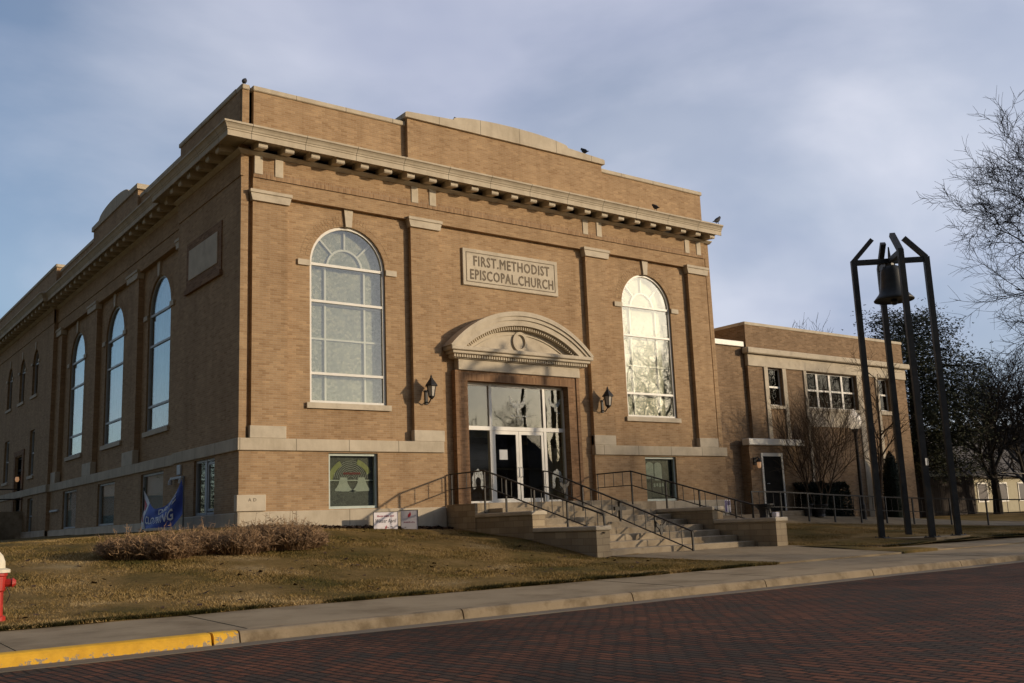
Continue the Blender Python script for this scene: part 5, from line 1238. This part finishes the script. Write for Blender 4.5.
bare_tree('bare_tree', (54.5, 4.5, gz(54.5, 4.5)), 7.4, 4.4, 19, 'low tangled bare tree at the right edge in front of the far houses', M['bark'], 0.22, levels=4, first=0.18, kids=(7, 8), up=0.05, twig=0.014)
bare_tree('bare_tree', (44.5, 14.0, -0.7), 13.0, 4.6, 21, 'bare tree rising behind the evergreen beyond the annex roof', M['bark'], 0.22, levels=4, first=0.3, kids=(5, 6), up=0.25, twig=0.011)
bare_tree('ornamental_tree', (21.75, -0.95, -0.42), 5.2, 2.1, 31, 'many stemmed bare ornamental tree against the annex wall', M['bark_brown'], 0.040, levels=3, first=0.15, multi=5, kids=(6, 8), up=0.45, twig=0.0045)
bare_tree('young_tree', (24.9, -1.55, -0.65), 7.4, 1.7, 41, 'slender bare young tree right of the lamp post', M['bark_brown'], 0.085, levels=3, first=0.25, kids=(5, 7), up=0.25, twig=0.006)
def conifer(base, h, r, seed, label, n=5200):
    rnd = random.Random(seed); root = thing('evergreen_tree', base, label, 'tree')
    B = Vector(base); t = MB(); t.tube([B - Vector((0, 0, .2)), B + Vector((0.05, 0, h * 0.5)), B + Vector((0.1, 0.05, h * 0.97))], [0.42, 0.26, 0.03], 8)
    lf = MB()
    nb = 95
    for k in range(nb):
        f = 0.22 + 0.76 * (k / nb); z = h * f; a = k * 2.399 + rnd.uniform(-.3, .3)
        L_ = r * math.sqrt(max(0.06, 1 - ((f - 0.56) / 0.47) ** 2)) * rnd.uniform(0.6, 1.1) + 0.25
        d = Vector((math.cos(a), math.sin(a), rnd.uniform(-0.10, 0.35)))
        p0 = B + Vector((0, 0, z)); p1 = p0 + d * L_ + Vector((0, 0, -0.10 * L_))
        t.tube([p0, p0.lerp(p1, 0.5) + Vector((0, 0, 0.1 * L_)), p1], [0.06 * (1 - f) + 0.015, 0.03, 0.008], 4, cap=False)
        m_ = int(n / nb * (0.4 + L_ / r))
        for _ in range(m_):
            q = rnd.uniform(0.22, 1.02); c = p0.lerp(p1, q) + Vector((rnd.gauss(0, .34), rnd.gauss(0, .34), rnd.gauss(0.05, .34))) * (0.6 + 0.16 * L_)
            u = Vector((rnd.gauss(0, 1), rnd.gauss(0, 1), rnd.gauss(0.2, .6))).normalized(); w = u.orthogonal().normalized()
            s = rnd.uniform(0.09, 0.19)
            lf.add([c - w * s * 0.28, c + w * s * 0.28, c + u * s + w * s * .1], [(0, 1, 2)]); u2 = (u + w * rnd.uniform(-.9, .9)).normalized(); w2 = u2.orthogonal().normalized()
            lf.add([c - w2 * s * 0.25, c + w2 * s * 0.25, c + u2 * s], [(0, 1, 2)])
    t.build('trunk', M['bark'], root); lf.build('crown', M['needles'], root)
    return root
conifer((41.0, 6.5, -0.75), 11.2, 3.9, 3, 'large dark evergreen tree beyond the right end of the annex', 34000)
def leafy(name, loc, sx, sy, h, n, label, m, cat='shrub', shape='box', seed=1, leaf=(0.04, 0.09)):
    rnd = random.Random(seed); root = thing(name, loc, label, cat); lf, st = MB(), MB()
    for _ in range(n):
        if shape == 'box':
            x, y, z = rnd.uniform(-1, 1), rnd.uniform(-1, 1), rnd.random()
            e = rnd.random()
            if e < 0.35: z = 1 - rnd.random() * 0.08
            elif e < 0.8: y = -1 + rnd.random() * 0.2
            k = 1.0 - 0.12 * z; bump = 0.10 * math.sin(x * 7 + z * 3) + 0.08 * math.sin(x * 17)
            p = Vector((x * sx * k, y * sy * k, (z * (1 + 0.5 * bump)) * h))
        else:
            z = rnd.random(); rr = (math.sin(math.pi * min(1, 0.12 + z * 0.9)) ** 0.6) * rnd.uniform(0.55, 1.08); a = rnd.uniform(0, 6.283)
            p = Vector((sx * rr * math.cos(a), sy * rr * math.sin(a), z * h))
        c = Vector(loc) + p; u = Vector((rnd.gauss(0, 1), rnd.gauss(0, 1), rnd.gauss(0.3, .7))).normalized(); w = u.orthogonal().normalized(); s = rnd.uniform(*leaf)
        lf.add([c - w * s * .4, c + w * s * .4, c + u * s], [(0, 1, 2)])
    X_, Y_, Z_ = loc
    st.lathe((X_, Y_, Z_ - 0.1), [(0.80, 0.0), (0.86, h * 0.3), (0.80, h * 0.7), (0.66 if shape == 'box' else 0.40, h * 0.92), (0.3, h * 0.97)], 14, rx=sx, ry=sy * (0.9 if shape == 'box' else 1.0))
    for _ in range(10):
        a = rnd.uniform(0, 6.283); st.tube([Vector(loc) - Vector((0, 0, .1)), Vector(loc) + Vector((sx * .7 * math.cos(a), sy * .6 * math.sin(a), h * .8))], [0.02, 0.006], 4)
    st.build('inner_growth', M['hedge'], root); lf.build('foliage', m, root)
leafy('hedge', (22.55, -0.55, -0.5), 1.45, 0.36, 1.28, 15000, 'low clipped dark evergreen hedge behind the path railing', M['hedge'], 'hedge', seed=4)
leafy('columnar_evergreen', (26.9, -0.75, -0.7), 0.42, 0.42, 2.75, 6000, 'narrow dark columnar evergreen at the right end of the annex', M['hedge'], 'shrub', 'col', 6)
leafy('low_shrub', (-2.6, 24.6, -0.1), 0.9, 2.0, 0.9, 5000, 'small dark clipped shrub beside the rear side door stoop', M['hedge'], 'shrub', 'box', 9)
def dry_shrub(x, y, r, h, seed, label, n=520):
    rnd = random.Random(seed); z0 = gz(x, y); root = MB()
    for _ in range(n):
        a = rnd.uniform(0, 6.283); q = math.sqrt(rnd.random()); bx, by = x + 0.62 * r * q * math.cos(a), y + 0.62 * r * q * math.sin(a)
        hh = 0.9 * h * (rnd.uniform(0.25, 0.95) if rnd.random() < 0.94 else rnd.uniform(0.9, 1.3)) * (1.12 - 0.45 * q); ex, ey = x + r * q * math.cos(a) * rnd.uniform(.8, 1.15), y + r * q * math.sin(a) * rnd.uniform(.8, 1.15)
        p0, p1, p2 = Vector((bx, by, z0 - .03)), Vector((bx * .5 + ex * .5 + rnd.gauss(0, .04), by * .5 + ey * .5 + rnd.gauss(0, .04), z0 + hh * .6)), Vector((ex, ey, z0 + hh))
        root.tube([p0, p1, p2], [0.0065, 0.0045, 0.0025], 3, cap=False)
        for _k in range(5):
            t = rnd.uniform(0.35, 1.0); c = p1.lerp(p2, (t - .35) / .65) if t > .35 else p0.lerp(p1, t)
            d = Vector((rnd.gauss(0, 1), rnd.gauss(0, 1), rnd.gauss(.5, .6))).normalized(); e_ = c + d * rnd.uniform(.06, .18); w = d.orthogonal().normalized() * rnd.uniform(.004, .011)
            root.add([c - w, c + w, e_], [(0, 1, 2)])
    return root
SHR = [(-3.75, -4.0, 0.62, 0.52, 'leftmost dry tan shrub of the row, left of the blue banner'), (-3.1, -4.25, 0.72, 0.56, 'second dry tan shrub from the left in the row'), (-2.4, -4.0, 0.75, 0.58, 'third dry tan shrub from the left, below the blue banner'),
       (-1.7, -4.25, 0.75, 0.60, 'dry tan shrub in the middle of the row, left of the church corner'), (-1.05, -4.05, 0.72, 0.66, 'dry reddish shrub right in front of the church corner stone'), (-0.5, -4.2, 0.66, 0.66, 'second dry shrub from the right end of the row'), (-0.12, -4.15, 0.48, 0.50, 'rightmost small dry shrub of the row')]
for i, (x, y, r, h, lab) in enumerate(SHR):
    o = dry_shrub(x, y, r, h, 60 + i, lab, 900).build('dry_shrub', M['stem'], loc=(x, y, gz(x, y))); tag(o, lab, 'shrub', 'dry shrubs in front of the church corner')

# ------------------------------------------------------------------ small things on the lawn
def yard_sign(loc, w, h, rz, label, red):
    r = thing('yard_sign', loc, label, 'sign', 'small yard signs by the steps'); x, y, z = loc
    c, s_ = math.cos(rz), math.sin(rz); T_ = lambda u, d, v: (x + u * c - d * s_, y + u * s_ + d * c, z + v)
    MB().prism(rect(-w / 2, w / 2, 0.03, h), T_, -0.006, 0.006).build('board', M['sign_white'], r)
    f = MB(); f.ring(rect(-w / 2 - .012, w / 2 + .012, 0.018, h + .012), rect(-w / 2, w / 2, 0.03, h), T_, -0.012, 0.012)
    for u in (-w / 2 + .02, w / 2 - .02): f.prism(rect(u - .008, u + .008, -0.15, 0.03), T_, -0.008, 0.008)
    f.build('frame', M['ink'], r)
    k = MB()
    if not red:
        for a, b in ((-.26, -.08), (-.05, .10), (.13, .24)):
            u = a
            while u < b: k.prism(rect(u, min(u + .026, b), h * .76, h * .76 + random.choice((.03, .045, .038))), T_, -0.0095, -0.007); u += 0.034
        k.build('small_print', M['pink_ink'], r)
        text_mb("Winter April", 0.15, T_, width=w * .86, d=-0.007, cx=0, cz=h * .55, shear=0.25).build('lettering', M['ink'], r)
    else:
        u = -w * .34
        while u < w * .3: k.prism(rect(u, u + .03, h * .42, h * .42 + random.choice((.015, .03))), T_, -0.0095, -0.007); u += 0.045
        k.build('small_print', M['pink_ink'], r)
    e = MB(); cz = h * .24 if not red else h * .80; q = 0.7 if not red else 1.1; cu = 0.0
    e.prism([(cu - .035 * q, cz - .07 * q), (cu + .02 * q, cz - .05 * q), (cu + .04 * q, cz + .01 * q), (cu + .02 * q, cz + .07 * q), (cu, cz + .03 * q), (cu - .03 * q, cz)], T_, -0.0095, -0.007)
    e.build('red_mark', M['red_ink'], r)
yard_sign((3.80, -0.62, -0.31), 0.72, 0.51, RAD(0), 'black framed white yard sign with dark script, left of the pair by the steps', False)
yard_sign((4.50, -0.66, -0.33), 0.44, 0.56, RAD(-32), 'narrower white yard sign with a red mark at its top, turned right beside the steps', True)
r = thing('yard_sign', (17.25, -0.55, -0.5), 'small purple and white sign at the wall behind the right handrail', 'sign')
MB().prism(rect(17.10, 17.40, -0.12, 0.30), F, -0.56, -0.545).build('board', M['sign_white'], r)
b = MB(); b.prism(rect(17.12, 17.21, -0.10, 0.28), F, -0.564, -0.561); b.prism(rect(17.23, 17.38, 0.12, 0.26), F, -0.564, -0.561); b.build('print', M['purple_ink'], r)
for x in (17.13, 17.37): MB().bar((x, -0.552, -0.6), (x, -0.552, -0.12), 0.02).build('stake', M['iron'], r)
# drooping banner between two stakes
def banner():
    P0, P1 = Vector((-0.95, 4.55, 0.0)), Vector((-0.95, 1.25, 0.0))
    r = thing('banner', (-0.95, 2.9, 0.0), 'blue banner with white letters sagging between two stakes behind the shrubs', 'banner')
    nu, nv = 40, 14
    def at(s, t):                        # s 0..1 along, t 0..1 from top down
        top = 1.12 - 0.02 * s - 1.95 * s * (1 - s) * 0.98 * (1.0 if True else 1); H = 0.95 + 0.10 * math.sin(s * 5)
        top = 1.08 + 0.12 * s - 2.45 * s * (1 - s)
        bot = max(0.02, top - H); z = top + (bot - top) * t
        x = -0.95 - 0.22 * math.sin(math.pi * s) * (0.4 + t) + 0.04 * math.sin(11 * s + 5 * t) + 0.010 * math.sin(23 * s - 9 * t)
        return (x, 4.55 + (1.25 - 4.55) * s, z)
    def patch(s0, s1, t0, t1, off, n=8, m=6):
        vs = [at(s0 + (s1 - s0) * i / n, t0 + (t1 - t0) * j / m) for j in range(m + 1) for i in range(n + 1)]
        vs = [(a - off, b, c) for a, b, c in vs]; return vs, [(j * (n + 1) + i, j * (n + 1) + i + 1, (j + 1) * (n + 1) + i + 1, (j + 1) * (n + 1) + i) for j in range(m) for i in range(n)]
    MB().add(*patch(0, 1, 0, 1, 0, nu, nv)).build('cloth', M['banner_blue'], r, smooth=True)
    MB().add(*patch(0.0, 0.20, 0.0, 1.0, 0.006)).build('white_panel', M['banner_white'], r, smooth=True)
    b = MB(); b.add(*patch(0.015, 0.14, 0.20, 0.40, 0.012)); b.add(*patch(0.02, 0.15, 0.56, 0.78, 0.012)); b.build('red_print', M['banner_red'], r, smooth=True)
    Tb = lambda u, d, v: tuple(np.array(at(u, v)) + np.array((d, 0, 0)))
    for body, s0, w, t, hh in (("CLOTHING", 0.55, 0.62, 0.62, 0.36), ("DRIVE", 0.72, 0.38, 0.22, 0.26)):
        tmp = text_mb(body, 1.0, lambda u, d, v: (u, d, v), weight=0.022)
        xs = [p[0] for p in tmp.v]; zs = [p[2] for p in tmp.v]; x0, x1, a0, a1 = min(xs), max(xs), min(zs), max(zs)
        k = MB().add([Tb(s0 - w / 2 + w * (p[0] - x0) / (x1 - x0), -0.014, t + hh / 2 - hh * (p[2] - a0) / (a1 - a0)) for p in tmp.v], tmp.f)
        k.build('lettering', M['banner_white'], r)
    for y, z in ((4.57, 1.16), (1.23, 1.27)): MB().bar((-0.95, y, -0.4), (-0.95, y, z), 0.03).build('stake', M['iron'], r)
banner()
# hydrant
hx, hy = -6.97, -9.62; hz = gz(hx, hy)
hyd = thing('fire_hydrant', (hx, hy, hz), 'red fire hydrant with cream bonnet at the left edge of the lawn', 'hydrant')
MB().lathe((hx, hy, hz), [(0.15, 0.0), (0.15, 0.05), (0.115, 0.07), (0.11, 0.36), (0.13, 0.38), (0.135, 0.55), (0.15, 0.565), (0.15, 0.60)], 20).build('barrel', M['red'], hyd, smooth=False)
MB().lathe((hx, hy, hz), [(0.18, 0.601), (0.18, 0.64), (0.12, 0.66), (0.115, 0.74), (0.085, 0.82), (0.04, 0.87), (0.035, 0.88), (0.035, 0.93), (0.005, 0.93)], 20).build('bonnet', M['hyd_white'], hyd)
def nozzle(dx, dy, z, r_, l_, m, nm):
    d = Vector((dx, dy, 0)).normalized(); c = Vector((hx, hy, hz + z)); MB().tube([c + d * .08, c + d * (.13 + l_), c + d * (.13 + l_), c + d * (.17 + l_)], [r_ * .8, r_ * .8, r_, r_ * .45], 10).build(nm, m, hyd)
nozzle(1.0, -0.25, 0.47, 0.065, 0.08, M['red'], 'nozzle'); nozzle(-0.8, 0.6, 0.47, 0.055, 0.04, M['red'], 'nozzle'); nozzle(-0.6, -0.8, 0.45, 0.08, 0.05, M['red'], 'pumper_nozzle')
MB().tube([(hx + .13, hy - .09, hz + .42), (hx + .17, hy - .12, hz + .32), (hx + .13, hy - .10, hz + .22)], 0.006, 5).build('chain', M['iron'], hyd)
# planters
def planter(x, y, z, r0, r1, h, label, square=False):
    r = thing('planter', (x, y, z), label, 'planter'); n = 4 if square else 18
    MB().lathe((x, y, z), [(r0 * .8, 0), (r0 * .72, h * .2), (r0 * .85, h * .55), (r1, h * .9), (r1 * 1.06, h * .92), (r1 * 1.06, h), (r1 * .88, h), (r1 * .85, h * .9)], n).build('pot', M['pot'], r)
    MB().lathe((x, y, z + h * .85), [(r1 * .84, 0.0), (r1 * .5, 0.02), (0.02, 0.03)], n).build('soil', M['soil'], r)
planter(12.0, -6.45, -0.33, 0.17, 0.25, 0.36, 'dark flared urn planter standing on the right cheek wall of the steps')
planter(20.98, -1.05, -0.36, 0.17, 0.20, 0.42, 'dark tapered pot right of the annex side door, nearer the door')
planter(21.45, -1.2, -0.40, 0.24, 0.30, 0.44, 'wider dark pot standing farther right of the annex side door')
b = MB(); b.cbox(11.86, 12.02, -6.94, -6.80, -0.328, -0.20, 0.02); tag(b.build('white_block', M['sign_white'], loc=(11.94, -6.87, -0.33)), 'small white block on the front end of the right cheek wall', 'tub')  # plain white chamfered block of no particular kind
# birds
def bird(x, y, z, rz, s, label):
    r = thing('bird', (x, y, z), label, 'bird', 'dark birds perched on the church roofline'); c, q = math.cos(rz), math.sin(rz)
    bm = bmesh.new(); ring_ = []
    prof = [(-0.20, 0.05, 0.015, 0.010), (-0.12, 0.075, 0.03, 0.02), (-0.07, 0.10, 0.045, 0.05), (0.0, 0.125, 0.06, 0.065), (0.05, 0.155, 0.055, 0.06), (0.085, 0.19, 0.036, 0.04), (0.11, 0.215, 0.036, 0.036), (0.14, 0.215, 0.02, 0.02), (0.17, 0.207, 0.004, 0.004)]
    n = 10
    for u, zz, w, h in prof: ring_.append([bm.verts.new((x + s * (u * c - w * math.cos(6.283 * k / n) * q), y + s * (u * q + w * math.cos(6.283 * k / n) * c), z + s * (zz + h * math.sin(6.283 * k / n)))) for k in range(n)])
    for a, b in zip(ring_, ring_[1:]):
        for k in range(n): bm.faces.new((a[k], a[(k + 1) % n], b[(k + 1) % n], b[k]))
    MB().bm(bm).build('body', M['bird'], r, smooth=True)
    l = MB()
    for o in (-.025, .025): l.bar((x - s * o * q, y + s * o * c, z), (x - s * o * q, y + s * o * c, z + s * .08), 0.008 * s)
    l.build('legs', M['bird'], r)
bird(0.10, 0.15, 11.64, RAD(60), 1.2, 'dark bird perched on the parapet at the near corner of the church')
bird(12.05, 0.0, 11.97, RAD(80), 1.35, 'dark bird upright on the raised middle parapet near its right end')
bird(14.72, -0.55, 10.27, RAD(75), 1.3, 'dark bird on the cornice ledge above the right arched window')
bird(18.0, -0.45, 10.30, RAD(10), 1.5, 'dark bird at the far right tip of the cornice')
bird(6.85, 0.0, 12.06, RAD(100), 0.7, 'tiny dark bird on the curved middle parapet left of its centre')

# ------------------------------------------------------------------ neighbours in the distance
def house(name, x0, x1, y0, y1, z0, ze, zr, label, wm, rm, axis='x', wins=(), porch=None):
    r = thing(name, ((x0 + x1) / 2, (y0 + y1) / 2, z0), label, 'house')
    w = MB(); w.box(x0, x1, y0, y1, z0 - .3, ze); o = 0.35
    if axis == 'x':
        ym = (y0 + y1) / 2; w.add([(x0, y0, ze), (x0, y1, ze), (x0, ym, zr)], [(0, 1, 2)]); w.add([(x1, y0, ze), (x1, y1, ze), (x1, ym, zr)], [(0, 1, 2)])
        rf = MB().prism([(y0 - o, ze - .15), (ym, zr + .05), (y1 + o, ze - .15), (y1 + o, ze), (ym, zr + .25), (y0 - o, ze)], lambda u, d, z: (d, u, z), x0 - o, x1 + o)
    else:
        xm_ = (x0 + x1) / 2; w.add([(x0, y0, ze), (x1, y0, ze), (xm_, y0, zr)], [(0, 1, 2)]); w.add([(x0, y1, ze), (x1, y1, ze), (xm_, y1, zr)], [(0, 1, 2)])
        rf = MB().prism([(x0 - o, ze - .15), (xm_, zr + .05), (x1 + o, ze - .15), (x1 + o, ze), (xm_, zr + .25), (x0 - o, ze)], F, y0 - o, y1 + o)
    w.build('wall', wm, r); rf.build('roof', rm, r)
    for a, b, c, d in wins:
        f = MB(); f.ring(rect(a, b, c, d), rect(a, b, c, d, .09), F, y0 - .05, y0 - .005); fw_ = f.build('window', M['white'], r); MB().prism(rect(a, b, c, d, .08), F, y0 - .03, y0 - .012).build('pane', M['dark_win'], fw_)
    return r
house('cream_house', 59.2, 69.0, 14.0, 22.0, -0.8, 1.9, 5.2, 'small cream sided house with a grey gable roof behind the bare trees', M['siding'], M['roof'], 'x', [(60.2, 61.6, 0.0, 1.4), (63.0, 64.4, 0.0, 1.4), (66, 67.4, 0.0, 1.4)])
house('brown_roof_house', 72.0, 84.0, 16.0, 25.0, -0.8, 2.1, 6.4, 'cream house under a steep brown roof at the far right', M['siding'], M['roof_brown'], 'y', [(73.2, 74.6, 0.2, 1.5), (77, 78.6, 0.2, 1.5)])
house('grey_house', 52.5, 62.5, 26.0, 35.0, -0.8, 4.2, 7.4, 'grey two storey house far behind the evergreen', M['siding_grey'], M['roof'], 'x', [(54, 55.2, 1.6, 3.2), (57, 58.2, 1.6, 3.2), (60, 61.2, 1.6, 3.2)])
g = thing('board_fence', (45, 8, -0.7), 'tall dark board fence behind the path right of the annex', 'fence')
b = MB(); x = 40.8
while x < 48.9: b.box(x, x + 0.19, 8.0 + random.uniform(0, .015), 8.04, -0.85, 1.55 + random.uniform(-.03, .03)); x += 0.20
b.build('boards', M['shed'], g)
for x in (40.8, 43.5, 46.2, 48.85): MB().box(x, x + .12, 8.045, 8.17, -0.9, 1.6).build('post', M['shed'], g)
b = MB(); b.box(40.8, 48.95, 8.045, 8.1, 1.1, 1.2); b.box(40.8, 48.95, 8.045, 8.1, -0.3, -0.2); b.build('rail', M['shed'], g)
r = thing('utility_cable', (50, 7, 1.8), 'pale cable strung across in front of the far houses', 'cable')
MB().tube([(41.15 + 0.45 * k, 6.2 + 0.05 * k, 2.0 - 0.010 * k - 0.05 * math.sin(math.pi * k / 40)) for k in range(41)], 0.022, 5).build('wire', M['cable'], r)
MB().bar((59.15, 8.24, -1.2), (59.15, 8.24, 2.25), 0.14).build('pole', M['bark'], r)
structure(MB().add([(39, 9.5, -0.63), (130, 9.5, -0.62), (130, 13.0, -0.66), (39, 13.0, -0.66)], [(0, 1, 2, 3)]), 'far_path', M['concrete'])

# ------------------------------------------------------------------ across the street (seen in the glass, shading the annex)
t0 = bare_tree('street_tree', (46.3, -30.5, -1.4), 15.5, 6.2, 77, 'bare street tree across the road, mirrored in the right arched window', M['bark'], 0.34, levels=4, first=0.22, group='bare trees across the street', kids=(5, 6), twig=0.012)
for (x, y, s, a, lab) in ((54.0, -33.0, 1.05, 1.9, 'second bare street tree across the road, farther right'), (63.0, -31.5, 0.95, 4.0, 'third bare street tree across the road, farthest right'), (30.5, -29.5, 0.58, 2.6, 'small bare street tree across the road, mirrored in the door glass'), (38.2, -30.0, 0.76, 0.7, 'bare street tree across the road, just right of the smallest one'), (41.8, -29.0, 0.82, 3.3, 'bare street tree across the road, close to the left of the mirrored one'), (50.2, -29.5, 0.86, 5.1, 'bare street tree across the road, left of the nearer evergreen'), (57.5, -30.5, 1.0, 2.9, 'bare street tree across the road, between the two evergreens'), (67.5, -33.0, 1.05, 1.2, 'bare street tree across the road, beyond the farther evergreen')):
    o = copy_tree(t0); o.location = (x, y, -1.4); o.rotation_euler.z = a; o.scale = (s, s, s); o['label'] = lab

for (x0, x1, y0, y1, ze, zr, wm, rm, lab) in ((18, 29, -52, -43, 3.4, 6.6, M['siding_grey'], M['roof_brown'], 'grey house across the street with a brown roof, mirrored in the basement window'), (35, 47, -55, -45, 4.6, 8.2, M['siding_grey'], M['roof'], 'taller grey house across the street, mirrored in the door glass'), (53, 64, -54, -45, 3.4, 6.8, M['siding'], M['roof_brown'], 'cream house across the street, right of the taller grey one')):
    house('house', x0, x1, y0, y1, -1.4, ze, zr, lab, wm, rm, 'x')

e0 = conifer((53.0, -29.5, -1.4), 13.0, 4.2, 17, 'dark evergreen across the street, left of its twin', 9000); e0['group'] = 'evergreens across the street'
o = copy_tree(e0); o.location = (62.0, -30.5, -1.4); o.rotation_euler.z = 2.0; o.scale = (1.1, 1.1, 1.0); o['label'] = 'dark evergreen across the street, farther right of the pair'

# ------------------------------------------------------------------ beyond the side street (mirrored in the side windows)
for (x0, x1, y0, y1, ze, zr, wm, rm, lab) in ((-46, -34, 74, 84, 3.6, 7.2, M['siding_grey'], M['roof_brown'], 'grey house beyond the side street, left of the darker one'), (-28, -17, 86, 96, 4.4, 8.0, M['shed'], M['roof'], 'dark sided house beyond the side street, nearest the church')):
    house('house', x0, x1, y0, y1, -0.5, ze, zr, lab, wm, rm, 'x')
e1 = copy_tree(e0); e1.location = (-24.0, 66.0, -0.5); e1.scale = (1.7, 1.7, 0.75); e1['label'] = 'broad dark evergreen beyond the side street, in front of the dark house'; e1['group'] = 'evergreens beyond the side street'
e2 = copy_tree(e0); e2.location = (-38.0, 62.0, -0.5); e2.rotation_euler.z = 1.1; e2.scale = (1.8, 1.8, 0.7); e2['label'] = 'broad dark evergreen beyond the side street, in front of the grey house'; e2['group'] = 'evergreens beyond the side street'
